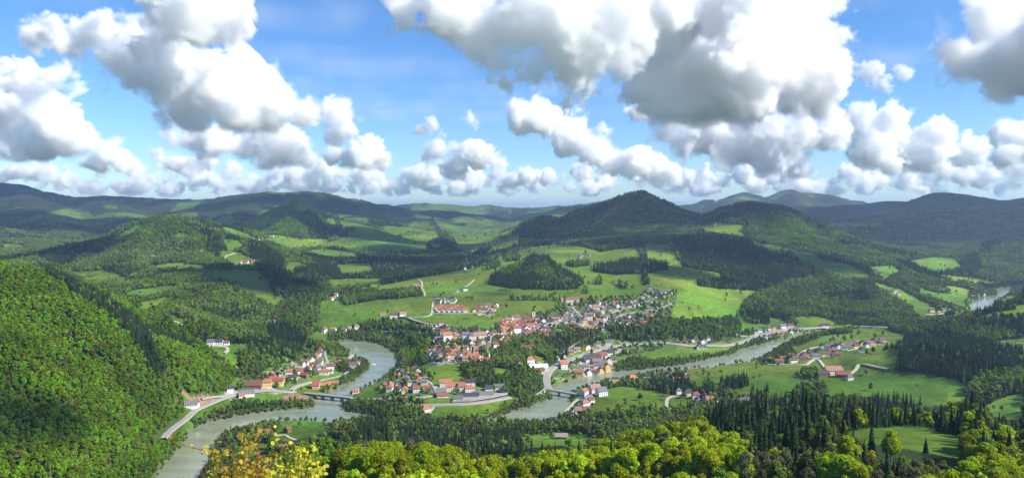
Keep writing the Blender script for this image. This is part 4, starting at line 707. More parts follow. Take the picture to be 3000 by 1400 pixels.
# single buildings read off the photograph: (px, py, L, W, H, roof, wall, hip, rotation, storeys)
VL = 'in the village on the left bank'
for a in [(782,1128,17,12,7,'orange','yellow',True,.2,2,'at the near end of the street'),(800,1118,14,10,6,'red','white',False,.5,2,'behind the yellow walled inn'),(812,1124,22,11,6,'red','yellow',False,.15,2,'beside the lawn trees'),(825,1118,11,9,6.5,'pink','yellow',True,.2,2,'with a bright yellow roof edge'),
          (848,1098,14,11,7,'orange','white',True,.1,2,'upslope of the street'),(878,1095,13,10,6,'red','white',False,.4,2,'halfway along the street'),(903,1089,11,10,8,'red','pinkish',False,1.4,3,'tall and narrow'),(929,1091,11,10,8,'grey','white',False,1.3,3,'beside the red roofed barn'),
          (949,1096,20,10,5,'orange','white',False,.15,1,'long and low beside the meadow'),(970,1093,7,7,5,'grey','white',True,0,1,'smallest at the end of the row'),(857,1111,18,9,5,'dark','white',False,.2,2,'below the orange hip roof'),(892,1105,16,9,5,'red','timber',False,-.4,1,'by the bend of the lane'),
          (790,1100,12,9,4,'pink','timber',False,.5,1,'at the wood edge'),(815,1102,13,9,5,'brown','white',False,.3,2,'behind the inn'),(710,1127,10,9,6,'dark','white',True,.4,2,'by the gravel turning place'),(740,1131,34,18,4,'brown','timber',False,.1,1,'wide and low like a yard roof'),
          (673,1146,10,9,5,'dark','white',False,.5,2,'farthest down the road'),(722,1158,26,11,4,'grey','white',False,.45,1,'along the road with blue grey roof'),(708,1164,10,8,4,'pink','white',False,.45,1,'beside the long grey shed'),(926,1136,13,20,6,'red','pinkish',False,.15,2,'alone on the river meadow'),
          (950,1131,24,9,3,'orange','timber',False,.25,1,'long low roof beside the river'),(975,1124,22,9,3,'orange','timber',False,.25,1,'end to end with the other long orange shed')]:
    add_house(*a[:10], where=VL, note=a[10])
cluster(16, [(895,1062),(925,1040),(945,1024),(962,1040),(960,1075),(1000,1065),(1003,1078),(930,1085),(890,1078)], VL, 1, ['brown', 'pink', 'grey', 'brown', 'red'])
cluster(7, [(1005,1075),(1025,1050),(1050,1055),(1058,1072),(1030,1085)], 'among the trees on the left river point', 2, ['brown', 'grey', 'dark'])
cluster(4, [(845,1073),(900,1066),(900,1076),(850,1080)], VL, 3, ['brown', 'grey'])
for a in [(618,1008,14,10,5,'grey','white',False,.1,2,'with a pale roof on the forest clearing'),(640,1008,18,10,5,'dark','white',False,.1,2,'in the middle of the forest clearing'),(664,1009,10,8,4,'brown','white',False,.2,1,'beside the bend of the clearing track')]: add_house(*a[:10], where='above the left village', note=a[10])
for a in [(560,1190,20,11,4,'grey','white',False,.3,1,'beside the brown earth scar'),(575,1186,11,9,5,'grey','white',True,.4,2,'at the foot of the earth scar')]: add_house(*a[:10], where='by the riverside road', note=a[10])
add_house(772, 1277, 19, 10, 5.5, 'red', 'white', False, .15, 2, 'on the near river island', 'with a long red roof'); add_house(842, 1266, 9, 8, 5, 'brown', 'timber', False, 1.2, 2, 'on the near river island', 'tall brown one by the field')
add_house(832, 1322, 17, 10, 4, 'orange', 'white', False, .1, 1, 'below the near river island', 'half hidden behind yellow leaves'); add_house(1040, 1152, 14, 11, 6, 'orange', 'white', True, .1, 2, 'at the far end of the long girder bridge', 'with a bright orange roof')
add_house(1247, 1205, 15, 10, 4.5, 'orange', 'white', True, .6, 1, 'beside the lower meadow', 'bright orange hip roof'); add_house(1200, 1191, 12, 6, 3, 'grey', 'white', False, 0, 1, 'at the riverside wood', 'low pale shed')
PEN = 'in the hamlet on the river loop'
cluster(26, [(1118,1138),(1140,1112),(1165,1092),(1195,1086),(1225,1088),(1262,1108),(1280,1130),(1276,1148),(1215,1155),(1180,1148)], PEN, 4, ['brown', 'red', 'dark', 'grey', 'orange', 'brown'])
cluster(6, [(1120,1145),(1135,1128),(1155,1130),(1150,1145)], PEN, 5, ['orange', 'red'])
for a in [(1306,1130,22,11,7,'orange','white',False,.1,3,'left end of the long orange row'),(1316,1143,12,14,7,'orange','white',False,.1,3,'front wing of the long orange row'),(1335,1140,26,11,7,'orange','cream',False,.1,3,'middle of the long orange row'),(1353,1143,12,14,7,'orange','white',False,.1,3,'second wing of the long orange row'),
          (1375,1146,16,11,6,'orange','white',True,.2,2,'right end of the long orange row'),(1292,1157,16,12,6,'grey','cream',False,.2,2,'below the long orange row'),(1297,1162,20,8,3,'red','white',False,.1,1,'thin red roof under the row'),(1377,1128,18,11,6,'dark','white',False,.1,2,'dark roofed behind the row'),
          (1345,1172,14,9,4,'grey','white',False,0,1,'white shed on the yard'),(1375,1164,34,10,4,'dark','white',False,.1,1,'long building on the yard'),(1415,1160,38,10,4,'grey','white',False,.12,1,'longest roof on the yard'),(1462,1142,20,10,6,'grey','white',False,.1,2,'behind the yard trees'),(1432,1145,14,10,5,'dark','cream',False,.2,2,'between trees above the yard')]:
    add_house(*a[:10], where='beside the station yard', note=a[10])
LT = 'in the lower town'
add_house(1310, 998, 22, 14, 13, 'orange', 'white', False, .4, 4, LT, 'tall block with orange roof'); add_house(1338, 1003, 13, 12, 14, 'yellow' if False else 'pink', 'yellow', True, .2, 5, LT, 'tall yellow tower block', 'apartment block', 'apartment_block')
add_house(1368, 1003, 20, 13, 16, 'grey', 'white', True, .1, 5, LT, 'grey and white tower block, left of the pair', 'apartment block', 'apartment_block'); add_house(1381, 1005, 10, 12, 16, 'grey', 'white', True, .1, 5, LT, 'narrow white tower block, right of the pair', 'apartment block', 'apartment_block')
add_house(1405, 993, 30, 14, 9, 'pink', 'cream', False, .3, 3, LT, 'large pink roofed building right of the tower blocks')
cluster(52, [(1262,1005),(1300,985),(1360,972),(1420,975),(1485,985),(1490,1008),(1440,1020),(1400,1030),(1310,1010),(1270,1012)], LT, 6, ['red', 'brown', 'pink', 'grey', 'brown', 'dark', 'pink'], rot0=.3, sp=14)
cluster(44, [(1250,1040),(1290,1020),(1350,1018),(1425,1030),(1432,1058),(1370,1062),(1280,1056)], 'on the terrace edge below the town', 7, ['red', 'orange', 'brown', 'grey', 'dark', 'pink'], sp=14)
TC = 'in the town centre'
cluster(64, [(1462,965),(1468,945),(1500,940),(1555,936),(1570,950),(1560,968),(1520,975),(1470,975)], TC, 8, ['orange', 'red', 'orange', 'red', 'pink', 'orange'], ('white', 'cream', 'yellow', 'white'), sp=11.5, rot0=.1, size=1.15, hmul=1.1)
cluster(24, [(1560,950),(1580,932),(1640,935),(1620,965),(1590,975),(1520,990),(1470,990),(1500,975)], TC, 9, ['grey', 'brown', 'red', 'dark', 'pink'], sp=14, size=1.15)
cluster(14, [(1580,975),(1612,978),(1600,990),(1520,996),(1480,992)], TC, 10, ['red', 'orange', 'brown'], ('yellow', 'white', 'cream'), sp=14)
UR = 'in the upper right town'
cluster(34, [(1645,935),(1660,920),(1700,930),(1745,950),(1745,972),(1660,962)], UR, 11, ['grey', 'dark', 'pink', 'grey', 'brown'], sp=15, size=1.3)
cluster(30, [(1705,930),(1730,900),(1800,890),(1870,885),(1880,897),(1830,905),(1780,930),(1760,960),(1740,945)], UR, 12, ['grey', 'brown', 'red', 'dark', 'pink'], sp=15, size=1.1)
cluster(24, [(1780,935),(1860,925),(1930,925),(1925,945),(1880,965),(1830,955),(1780,950)], UR, 13, ['dark', 'grey', 'brown', 'red'], sp=15)
cluster(13, [(1880,865),(1900,848),(1930,855),(1968,860),(1965,872),(1900,872)], 'in the hillside hamlet in the shade', 14, ['grey', 'dark', 'grey'], sp=18)
HW = 'beside the main road above the river'
cluster(9, [(1690,1095),(1720,1070),(1790,1060),(1795,1075),(1740,1100)], HW, 15, ['orange', 'pink', 'brown', 'grey'], sp=16, size=1.2)
for a in [(1735,1058,38,20,6,'dark','white',False,.3,2,'wide flat dark shop roof'),(1760,1048,26,14,6,'red','white',False,.3,2,'bright red roof next to the shop'),(1780,1040,24,14,6,'dark','white',False,.3,2,'dark roof at the meadow'),(1650,1078,15,16,9,'orange','white',False,.3,3,'orange roofed block at the curve'),(1765,1073,20,9,6,'grey','white',False,.3,2,'white house above the river bank')]: add_house(*a[:10], where=HW, note=a[10])
cluster(14, [(1620,1060),(1650,1040),(1700,1022),(1780,1006),(1800,1010),(1740,1024),(1680,1045),(1640,1062)], HW, 16, ['pink', 'brown', 'grey', 'brown'], sp=15)
add_house(1553, 1060, 16, 12, 6, 'orange', 'white', True, .3, 2, 'above the white hall', 'orange hip roof'); add_house(1520, 1078, 14, 10, 6, 'red', 'white', False, 1.3, 2, 'left of the white hall', 'red gable roof'); cluster(4, [(1535,1025),(1560,1022),(1562,1032),(1540,1034)], 'on the wooded slope below the town', 17, ['brown', 'grey'])
add_house(1582, 1092, 15, 12, 5, 'brown', 'cream', False, .2, 2, 'just below the white hall', 'brown roof')
RH = 'in the hamlet on the right bank'
for a in [(1711,1158,16,11,7,'orange','white',False,1.0,2,'red gable at the bridge head'),(1742,1150,20,16,8,'pink','white',False,.4,3,'largest white block'),(1762,1158,18,14,8,'grey','white',False,.4,3,'beside the meadow'),(1722,1175,20,10,5,'grey','cream',False,.8,2,'long grey roof'),(1712,1190,16,11,6,'pink','white',True,.7,2,'halfway down the lane'),
          (1700,1212,18,12,6,'pink','white',False,.1,2,'nearest the foreground wood'),(1718,1210,12,10,6,'brown','cream',False,.2,2,'right of the nearest one'),(1730,1180,12,9,5,'brown','white',False,.8,2,'under the walnut tree')]: add_house(*a[:10], where=RH, note=a[10])
add_house(1852, 1118, 20, 14, 7, 'orange', 'white', True, .4, 2, 'between the trees right of the bridge', 'big orange hip roof'); add_house(1798, 1125, 20, 12, 4, 'pink', 'cream', False, .2, 1, 'right of the bridge', 'low pale barn')
cluster(20, [(1880,1110),(1930,1100),(1990,1095),(2015,1100),(2020,1120),(1990,1125),(1940,1115),(1890,1118)], 'scattered along the right bank orchards', 18, ['grey', 'brown', 'dark', 'pink'], sp=18)
cluster(16, [(1985,1148),(2020,1150),(2070,1166),(2110,1175),(2108,1188),(2060,1182),(1990,1162)], 'in the row ending the big meadow', 19, ['grey', 'orange', 'dark', 'grey', 'red'], sp=15)
cluster(6, [(2145,1175),(2185,1172),(2185,1185),(2150,1182)], 'at the edge of the foreground wood', 20, ['grey', 'brown'])
RV = 'in the village right of the river'
cluster(24, [(2245,1062),(2300,1055),(2330,1040),(2370,1030),(2420,1045),(2440,1046),(2400,1052),(2340,1064),(2255,1070)], RV, 21, ['grey', 'dark', 'brown', 'red'], sp=17)
cluster(26, [(2400,1022),(2430,1010),(2500,1010),(2600,1000),(2600,1006),(2530,1022),(2450,1026)], RV, 22, ['grey', 'dark', 'brown', 'pink'], sp=17)
cluster(5, [(2420,1035),(2455,1032),(2455,1046),(2425,1044)], RV, 23, ['red', 'brown'], sp=17)
add_house(2255, 1060, 15, 10, 5, 'red', 'white', False, .2, 2, RV, 'bright red roof at the river end'); add_house(2523, 1032, 12, 9, 6, 'orange', 'white', False, 1.4, 2, RV, 'alone on the field edge')
FA = 'at the big farm on the right hand meadows'
for a in [(2440,1096,34,16,8,'pink','cream',False,.15,2,'largest pale red barn roof'),(2410,1104,24,12,6,'dark','timber',False,.2,2,'dark roofed left wing'),(2470,1104,26,12,5,'red','timber',False,-.2,1,'long red shed'),(2404,1103,9,9,5,'orange','cream',False,.2,1,'small orange roof on the left corner'),(2488,1112,12,9,5,'grey','white',True,.2,2,'grey roof on the right corner')]: add_house(*a[:10], where=FA, note=a[10], cat='farm building', name='farm_building')
RR = 'beside the river road at right'
cluster(14, [(2000,995),(2040,990),(2085,998),(2085,1008),(2060,1012),(2000,1010)], RR, 24, ['grey', 'brown', 'dark'], sp=16); cluster(5, [(2030,1018),(2070,1016),(2075,1022),(2035,1024)], RR, 25, ['grey', 'pink'], sp=15)
cluster(15, [(2130,1012),(2200,985),(2225,968),(2300,955),(2350,958),(2340,972),(2240,992),(2150,1015)], RR, 26, ['brown', 'grey', 'pink'], sp=18); add_house(2293, 962, 16, 10, 7, 'grey', 'white', False, .3, 2, RR, 'white gabled on its own'); add_house(2417, 958, 26, 12, 5, 'dark', 'white', False, .1, 1, RR, 'long dark roof under the wood')
TE = 'in the estate on the upper meadow'
for row in range(3):
    for k in range(6): add_house(1279 + k * 15 + row * 5, 904 + row * 5, 11, 9, 5.5, ['red', 'orange', 'red'][(k + row) % 3], 'white', False, .1, 2, TE)
add_house(1163, 928, 38, 14, 6, 'brown', 'white', False, .12, 2, 'alone on the meadow left of the estate', 'big farm with long brown roof', 'farm building', 'farm_building'); add_house(1180, 924, 18, 10, 5, 'pink', 'white', False, .3, 1, 'alone on the meadow left of the estate', 'smaller farm wing', 'farm building', 'farm_building'); add_house(1122, 922, 14, 8, 3, 'pink', 'cream', False, .1, 1, 'alone on the meadow left of the estate', 'low shed left of the farm', 'shed', 'shed')
cluster(16, [(1382,918),(1390,905),(1430,898),(1455,898),(1450,905),(1440,925),(1415,924)], 'right of the red roofed estate', 27, ['grey', 'red', 'brown', 'orange'], sp=15)
cluster(9, [(1272,886),(1300,876),(1335,878),(1335,888),(1290,890)], 'above the red roofed estate', 28, ['grey', 'brown', 'dark'], sp=15); cluster(7, [(1205,850),(1215,840),(1245,842),(1245,848)], 'on the meadow rim at upper left', 29, ['pink', 'orange', 'brown'], sp=16); cluster(4, [(1328,855),(1360,846),(1366,856),(1335,860)], 'below the wooded knoll', 30, ['dark', 'grey'], sp=16)
add_house(1677, 883, 40, 12, 6, 'red', 'white', False, .1, 2, 'on the meadow above the town', 'long red roofed farm', 'farm building', 'farm_building'); add_house(1655, 884, 22, 10, 5, 'pink', 'white', False, .2, 2, 'on the meadow above the town', 'smaller farm house left of it', 'farm building', 'farm_building')
cluster(6, [(1695,750),(1730,746),(1730,752),(1700,754)], 'high on the sloping meadow', 31, ['grey', 'brown'], sp=20); cluster(8, [(695,768),(765,763),(765,770),(700,772)], 'in the farm on the left saddle', 32, ['red', 'orange', 'pink'], sp=18); cluster(6, [(820,856),(862,850),(862,858),(825,860)], 'in the farm under the left woods', 33, ['red', 'brown', 'pink'], sp=16)
cluster(14, [(722,705),(740,698),(800,690),(800,694),(745,706)], 'in the village far up on the left', 34, ['pink', 'grey', 'brown'], ('white',), sp=22); cluster(12, [(930,970),(1000,960),(1060,958),(1065,966),(1000,970),(935,975)], 'along the wood edge above the river bend', 35, ['red', 'brown', 'grey', 'pink'], sp=16)
cluster(18, [(1240,945),(1300,952),(1345,965),(1320,985),(1290,975),(1250,960)], 'on the upper left edge of the town', 36, ['brown', 'grey', 'red'], sp=15); cluster(10, [(1360,782),(1390,778),(1392,788),(1362,790)], 'in the dark valley floor', 37, ['grey', 'dark'], ('white',), sp=22)
cluster(14, [(1380,735),(1420,722),(1450,705),(1455,712),(1430,732),(1385,740)], 'in the bright village far up the valley', 38, ['pink', 'brown', 'red'], ('white', 'cream'), sp=26); cluster(3, [(965,874),(990,866),(990,876),(970,880)], 'at the lane left of the meadows', 39, ['pink', 'orange'], sp=16)
cluster(8, [(2690,802),(2760,815),(2790,818),(2770,830),(2700,812)], 'in the far right valley', 40, ['pink', 'brown', 'grey'], ('white',), sp=26); cluster(10, [(2710,912),(2770,905),(2785,915),(2830,930),(2800,935),(2760,918)], 'by the far river bend', 41, ['pink', 'grey', 'brown'], sp=20); cluster(5, [(2690,945),(2730,935),(2735,950),(2700,952)], 'between the woods at right', 42, ['grey', 'pink'], sp=18)
cluster(5, [(2600,855),(2640,858),(2640,866),(2600,862)], 'on the slope at right', 43, ['pink', 'grey'], sp=20); cluster(4, [(2545,795),(2580,796),(2580,804),(2550,803)], 'on the slope at right', 44, ['pink', 'grey'], sp=20); cluster(4, [(770,948),(800,946),(800,954),(772,955)], 'below the green knob on the left', 45, ['red', 'pink'], sp=14)
add_house(446, 755, 18, 12, 5, 'pink', 'white', False, .2, 2, 'in the forest of the rounded left hill', 'lonely pale house'); cluster(7, [(2840,875),(2860,862),(2890,850),(2895,860),(2860,880)], 'by the far river bend', 46, ['grey', 'pink'], ('white',), sp=22)
for h in HOUSES: h['scr'] = h['L'] / h['p'][1]
HOUSES.sort(key=lambda h: -h['scr']); print('houses', len(HOUSES))
SIZEW = lambda h: 'long' if h['L'] > 19 else ('small' if h['L'] < 10.5 else 'midsize')
WALLW = {'white': 'white', 'cream': 'cream', 'yellow': 'yellow', 'timber': 'timber', 'pinkish': 'pinkish'}
ORD = ('first', 'second', 'third', 'fourth', 'fifth', 'sixth', 'seventh', 'eighth', 'ninth', 'tenth', 'eleventh', 'twelfth', 'thirteenth', 'fourteenth', 'fifteenth', 'sixteenth', 'seventeenth', 'eighteenth', 'nineteenth', 'twentieth', 'twenty-first', 'twenty-second', 'twenty-third', 'twenty-fourth', 'twenty-fifth', 'twenty-sixth', 'twenty-seventh', 'twenty-eighth', 'twenty-ninth', 'thirtieth')
def order_labels(hs, xkey, most=16):
    """things whose words agree are told apart by their order from left to right"""
    by = {}
    for h in hs: by.setdefault(h['lab'], []).append(h)
    for b, g in by.items():
        if len(g) == 1: continue
        g.sort(key=xkey); words = {2: ['left one', 'right one'], 3: ['left one', 'middle one', 'right one']}.get(len(g)) or ['%s from left' % w for w in ORD]
        for k, h in enumerate(g): h['lab'] = '%s, %s' % (b, words[k] if k < len(words) else 'farther right')
for h in HOUSES:
    nw = len(h['where'].split())
    if nw > 7: h['where'] = h['where'].replace('spread out ', '').replace('upper right part of the ', 'upper right '); nw = len(h['where'].split())
    if h['note']: h['lab'] = '%s %s, %s' % (WALLW[h['wl']], h['cat'], h['note']); h['lab'] += ', ' + h['where'] if len(h['lab'].split()) + nw <= 16 else ''
    else:
        h['lab'] = '%s%s %s, %s%s roof, %s' % (SIZEW(h) + ' ' if nw < 8 else '', WALLW[h['wl']], h['cat'], 'hipped ' if h['hip'] and nw < 7 else '', h['rf'], h['where'])
order_labels(HOUSES, lambda h: h['px'])
mbr, mbw = MB(), MB()
rgh = np.random.default_rng(3)
DIST = []
for n, h in enumerate(HOUSES):
    x, y, z = h['p']; rz = h['rot'] if h['rot'] is not None else rgh.uniform(-.3, .3)
    road_pts.append((x, y, max(h['L'], h['W']) * .5 + 2.2))
    L = round(h['L'] * 2) / 2; W = round(h['W'] * 2) / 2; H = round(h['H'] * 2) / 2
    corners = [(x + math.cos(rz) * a * L / 2 - math.sin(rz) * b * W / 2, y + math.sin(rz) * a * L / 2 + math.cos(rz) * b * W / 2) for a in (-1, 1) for b in (-1, 1)]
    z = float(np.mean(ground([c[0] for c in corners], [c[1] for c in corners]))) + .3
    wall, roof, chim = house_parts(L, W, H, h['rf'], h['wl'], h['hip'], h['st'])
    if n >= 296: DIST.append((x, y, z, rz, wall, roof)); continue
    root = empty(h['name'], (x, y, z), rz); tag(root, h['lab'], h['cat'], h['where'].split(',')[0].replace('in the ', 'houses in the ', 1) if h['where'] else None)
    root['group'] = 'houses ' + h['where']
    parts = [('wall', wall), ('roof', roof)]
    for nm, me in parts:
        o = link(bpy.data.objects.new(nm, me)); o.parent = root
        if nm == 'roof' and n < 220 and h['L'] < 30: c = link(bpy.data.objects.new('chimney', chim)); c.parent = o
# everything smaller than that in the picture: the far houses as one mass
Vs, Fs, Ms, off = [], [], [], 0; mats = []
import mathutils
for (x, y, z, rz, wall, roof) in DIST:
    c, s = math.cos(rz), math.sin(rz)
    for me in (wall, roof):
        mt = me.materials[0]
        if mt not in mats: mats.append(mt)
        for v in me.vertices: Vs.append((x + c * v.co.x - s * v.co.y, y + s * v.co.x + c * v.co.y, z + v.co.z))
        for p in me.polygons: Fs.append(tuple(i + off for i in p.vertices)); Ms.append(mats.index(mt))
        off += len(me.vertices)
if Vs:
    me = bpy.data.meshes.new('distant_houses'); me.from_pydata(Vs, [], Fs)
    for mt in mats: me.materials.append(mt)
    me.polygons.foreach_set('material_index', Ms); me.update(); tag(link(bpy.data.objects.new('distant_houses', me)), 'smallest and farthest houses of the town and the hillside farms', kind='stuff')

# church with a pale tower, dark pointed spire
p = cast(1563, 944); root = empty('church', (p[0], p[1], p[2]), .15); tag(root, 'church with pale square tower and dark spire behind the red town roofs', 'church')
mb = MB(); mb.box(-26, -3.2, -6, 6, -3, 9); mb.tri((-26, 6, 9), (-26, -6, 9), (-26, 0, 16)); mb.obj('nave', [m_wall['white']], root)
mb = MB(); mb.quad((-26.5, -6.8, 8.2), (-3.2, -6.8, 8.2), (-3.2, 0, 16.4), (-26.5, 0, 16.4)); mb.quad((-26.5, 6.8, 8.2), (-3.2, 6.8, 8.2), (-3.2, 0, 16.4), (-26.5, 0, 16.4)); mb.obj('roof', [m_roof['brown']], root)
mb = MB(); mb.box(-3.2, 3.2, -3.2, 3.2, -3, 24); tw = mb.obj('tower', [m_wall['cream']], root)
mb = MB(); [mb.box(-.8, .8, s * 3.2 - .05, s * 3.2 + .05, 18, 21.5) for s in (-1, 1)]; [mb.box(s * 3.2 - .05, s * 3.2 + .05, -.8, .8, 18, 21.5) for s in (-1, 1)]; o = mb.obj('belfry_opening', [m_pane], tw)
mb = MB(); mb.cone((0, 0, 24.01), 4.8, (0, 0, 27.5), 2.2, 4); mb.cone((0, 0, 27.5), 2.3, (0, 0, 37), .1, 8); mb.obj('spire', [m_roof['dark']], root); road_pts.append((p[0], p[1], 22))
mb = MB(); [mb.box(x, x + 1.4, -6.05, -5.95, 2, 6.5) for x in (-23, -18, -13, -8)]; mb.obj('window', [m_pane], root)
# white domed hall
m_white = plain('white membrane roof', (.85, .83, .78), .5, .05, .3)
p = cast(1575, 1079); root = empty('domed_hall', (p[0], p[1], p[2]), .1); tag(root, 'hall with a big white rounded roof inside the curve of the main road', 'hall'); mb = MB(); n = 14; Lh, Wh = 20, 11
prof = [(Wh * math.cos(math.pi * k / n), 3 + 5.5 * math.sin(math.pi * k / n)) for k in range(n + 1)]
for k in range(n): (y0, z0), (y1, z1) = prof[k], prof[k + 1]; mb.quad((-Lh * .9, y0, z0), (Lh * .9, y0, z0), (Lh * .9, y1, z1), (-Lh * .9, y1, z1))
for s in (-1, 1): mb.poly([(s * Lh * .9, a, b) for a, b in prof])
mb.obj('roof', [m_white], root, True); mb = MB(); mb.box(-Lh * .88, Lh * .88, -Wh + .4, Wh - .4, -3, 2.98); mb.obj('wall', [m_wall['cream']], root); mb = MB(); [mb.box(-15 + k * 6, -12 + k * 6, -Wh + .34, -Wh + .44, .4, 2.4) for k in range(5)]; mb.obj('window', [m_pane], root); road_pts.append((p[0], p[1], 24))
# shed in the near clearing
m_shingle = plain('weathered grey shingles', (.30, .26, .23), .9, .25, 1.5); m_plank = plain('dark barn planks', (.13, .085, .055), .9, .3, 2.0)
p = cast(1645, 1283); root = empty('barn', (p[0], p[1], p[2] + .2), -.06); tag(root, 'lonely wooden barn with grey shingle roof in the near forest clearing', 'barn')
mb = MB(); mb.box(-7, 7, -4, 4, -2, 3.2); [mb.tri((s * 7, -4 * s, 3.2), (s * 7, 4 * s, 3.2), (s * 7, 0, 6.1)) for s in (-1, 1)]; mb.obj('wall', [m_plank], root)
mb = MB()
for sg in (-1, 1):
    for dz in (0, .25): mb.quad((-8, sg * 5, 2.6 + dz), (8, sg * 5, 2.6 + dz), (8, 0, 6.4 + dz), (-8, 0, 6.4 + dz))
    mb.quad((-8, sg * 5, 2.6), (8, sg * 5, 2.6), (8, sg * 5, 2.85), (-8, sg * 5, 2.85))
mb.obj('roof', [m_shingle], root); mb = MB(); mb.box(-1.6, 1.6, -4.06, -3.96, 0, 2.5); mb.obj('door', [m_chim], root); road_pts.append((p[0], p[1], 11))
for q in ((0, -8), (3, -14), (-3, -20), (0, -26), (6, -20)): road_pts.append((p[0] + q[0], p[1] + q[1], 9))
# boat moored below the village point
p = w0([(1093, 1068)])[0]; root = empty('boat', (p[0], p[1], 0), .5); tag(root, 'small white boat on the river beside the left village point', 'boat')
mb = MB(); sec = [(-4.5, 1.2, .9), (-2, 1.5, .9), (1.5, 1.4, 1.0), (4, .7, 1.2), (5, .05, 1.35)]
for k in range(4):
    (x0, w0_, h0), (x1, w1_, h1) = sec[k], sec[k + 1]
    for s in (-1, 1): mb.quad((x0, s * w0_, h0), (x1, s * w1_, h1), (x1, 0, -.4), (x0, 0, -.4))
    mb.quad((x0, -w0_, h0 - .15), (x1, -w1_, h1 - .15), (x1, w1_, h1 - .15), (x0, w0_, h0 - .15))
mb.quad((-4.5, -1.2, .9), (-4.5, 1.2, .9), (-4.5, .1, -.4), (-4.5, -.1, -.4)); mb.obj('hull', [m_white], root); mb = MB(); mb.box(-2, 1.2, -1, 1, .86, 2.3); mb.obj('cabin', [m_wall['white']], root); mb = MB(); [mb.box(-1.6, .9, s * 1.0 - .03, s * 1.0 + .03, 1.5, 2.1) for s in (-1, 1)]; mb.obj('window', [m_pane], root)
# summit station: white buildings and a mast
for k, (px, w_) in enumerate(((926, 26), (938, 20))):
    z = Z_of(562, 7100); x = X_of(px, 7100); root = empty('summit_building', (x, 7100, float(ground(x, 7100)[0])), .2); tag(root, ['left white building on the bare mountain top at left', 'right white building on the mountain top at left'][k], 'building')
    mb = MB(); mb.box(-w_ / 2, w_ / 2, -8, 8, -6, 14); mb.obj('wall', [m_wall['white']], root); mb = MB(); mb.box(-w_ / 2 - 1, w_ / 2 + 1, -9, 9, 14.01, 16); mb.obj('roof', [m_roof['grey']], root)
x = X_of(932, 7110); root = empty('mast', (x, 7110, float(ground(x, 7110)[0]))); tag(root, 'thin transmitter mast between the white summit buildings', 'mast'); mb = MB(); mb.cone((0, 0, -2), 1.6, (0, 0, 45), .5, 6); mb.obj('pole', [m_conc], root)

# keep trees off roads and houses
_rp = np.array(road_pts); CELL = 24.0; KO = {}
for (x, y, r_) in road_pts:
    for i in range(int((x - r_) // CELL), int((x + r_) // CELL) + 1):
        for j in range(int((y - r_) // CELL), int((y + r_) // CELL) + 1): KO.setdefault((i, j), []).append((x, y, r_ * r_))
def road_near(x, y):
    out = np.zeros(len(x), bool); I = np.floor(x / CELL).astype(int); J = np.floor(y / CELL).astype(int)
    for k, key in enumerate(zip(I.tolist(), J.tolist())):
        c = KO.get(key)
        if c:
            for (a, b_, r2) in c:
                if (x[k] - a) ** 2 + (y[k] - b_) ** 2 < r2: out[k] = True; break
    return out

# ------------------------------------------------------------------ woods: the 300 largest of a kind singly, the rest as one mass
TREES = plant_all(); _s = TREES['spruce']; _s[_s[:, 1] < 620, 3] *= .86
rgt = np.random.default_rng(9)
def where_words(x, y):
    px = 1500 + FOC * x / y
    if px < 520 and y > 600: return 'on the steep left hillside'
    if y < 620:
        return ('at bottom left below the river' if px < 950 else 'in the bottom wood near centre' if px < 1350 else 'in the bottom wood below the barn' if px < 1800 else 'in the bottom wood right of the barn' if px < 2150 else 'by the small near meadow' if px < 2700 else 'in the bottom right corner wood')
    return ('by the lower left river reach' if px < 1000 else 'left of the barn clearing' if px < 1500 else 'around the barn clearing' if px < 1800 else 'on the wood edge beside the round meadow' if px < 2150 else 'in the row below the right fields' if px < 2600 else 'at the far right wood edge')
def singles(kind, name, n, looks, cat, meshes):
    pts = TREES[kind]; px = 1500 + FOC * pts[:, 0] / pts[:, 1]; py = HOR + FOC * (CAMZ - pts[:, 2] - 12 * pts[:, 3]) / pts[:, 1]
    vis = (px > -30) & (px < 3030) & (py < 1412) & (py > 500); sc_ = np.where(vis, pts[:, 3] / pts[:, 1], 0); od = np.argsort(-sc_)[:n]
    keep = np.ones(len(pts), bool); keep[od] = False; rec = []
    for k in od:
        x, y, z, s, a = pts[k]; j = int(rgt.integers(len(meshes)))
        if kind == 'spruce' and 2180 < px[k] < 2420 and y < 620 and rgt.uniform() < .22: j = 4; pts[k, 3] = s = max(s, .95)
        size = 'tall' if s > 1.05 else ('small' if s < .85 else 'midsize')
        rec.append(dict(k=k, j=j, px=px[k], w=where_words(x, y), lab='%s %s %s' % (size, looks[j % len(looks)], where_words(x, y))))
    order_labels(rec, lambda r_: r_['px'])
    for r_ in rec:
        x, y, z, s, a = pts[r_['k']]; root = empty(name, (x, y, z), a, s); tag(root, r_['lab'], cat, '%ss %s' % (cat, r_['w']))
        for nm, me in (('crown', meshes[r_['j']][0]), ('trunk', meshes[r_['j']][1])): o = link(bpy.data.objects.new(nm, me)); o.parent = root
    TREES[kind] = pts[keep]
singles('beech', 'beech_tree', 300, ['bright yellow-green beech', 'round fresh green beech', 'broad lime green beech', 'uneven yellow-green beech', 'lush young leaved beech'], 'tree', NB['beech'])
singles('spruce', 'spruce_tree', 300, ['dark green spruce', 'narrow pointed spruce', 'dense dark spruce', 'slim conifer', 'bare stemmed spruce'], 'conifer', NB['spruce'])
singles('dull', 'budding_tree', 120, ['olive budding tree', 'brownish thin tree', 'sparse olive tree'], 'tree', NB['dull'])
singles('mid', 'broadleaf_tree', 300, ['mid green leafy tree', 'dark green round tree', 'green spreading tree', 'full green tree'], 'tree', NB['mid'])
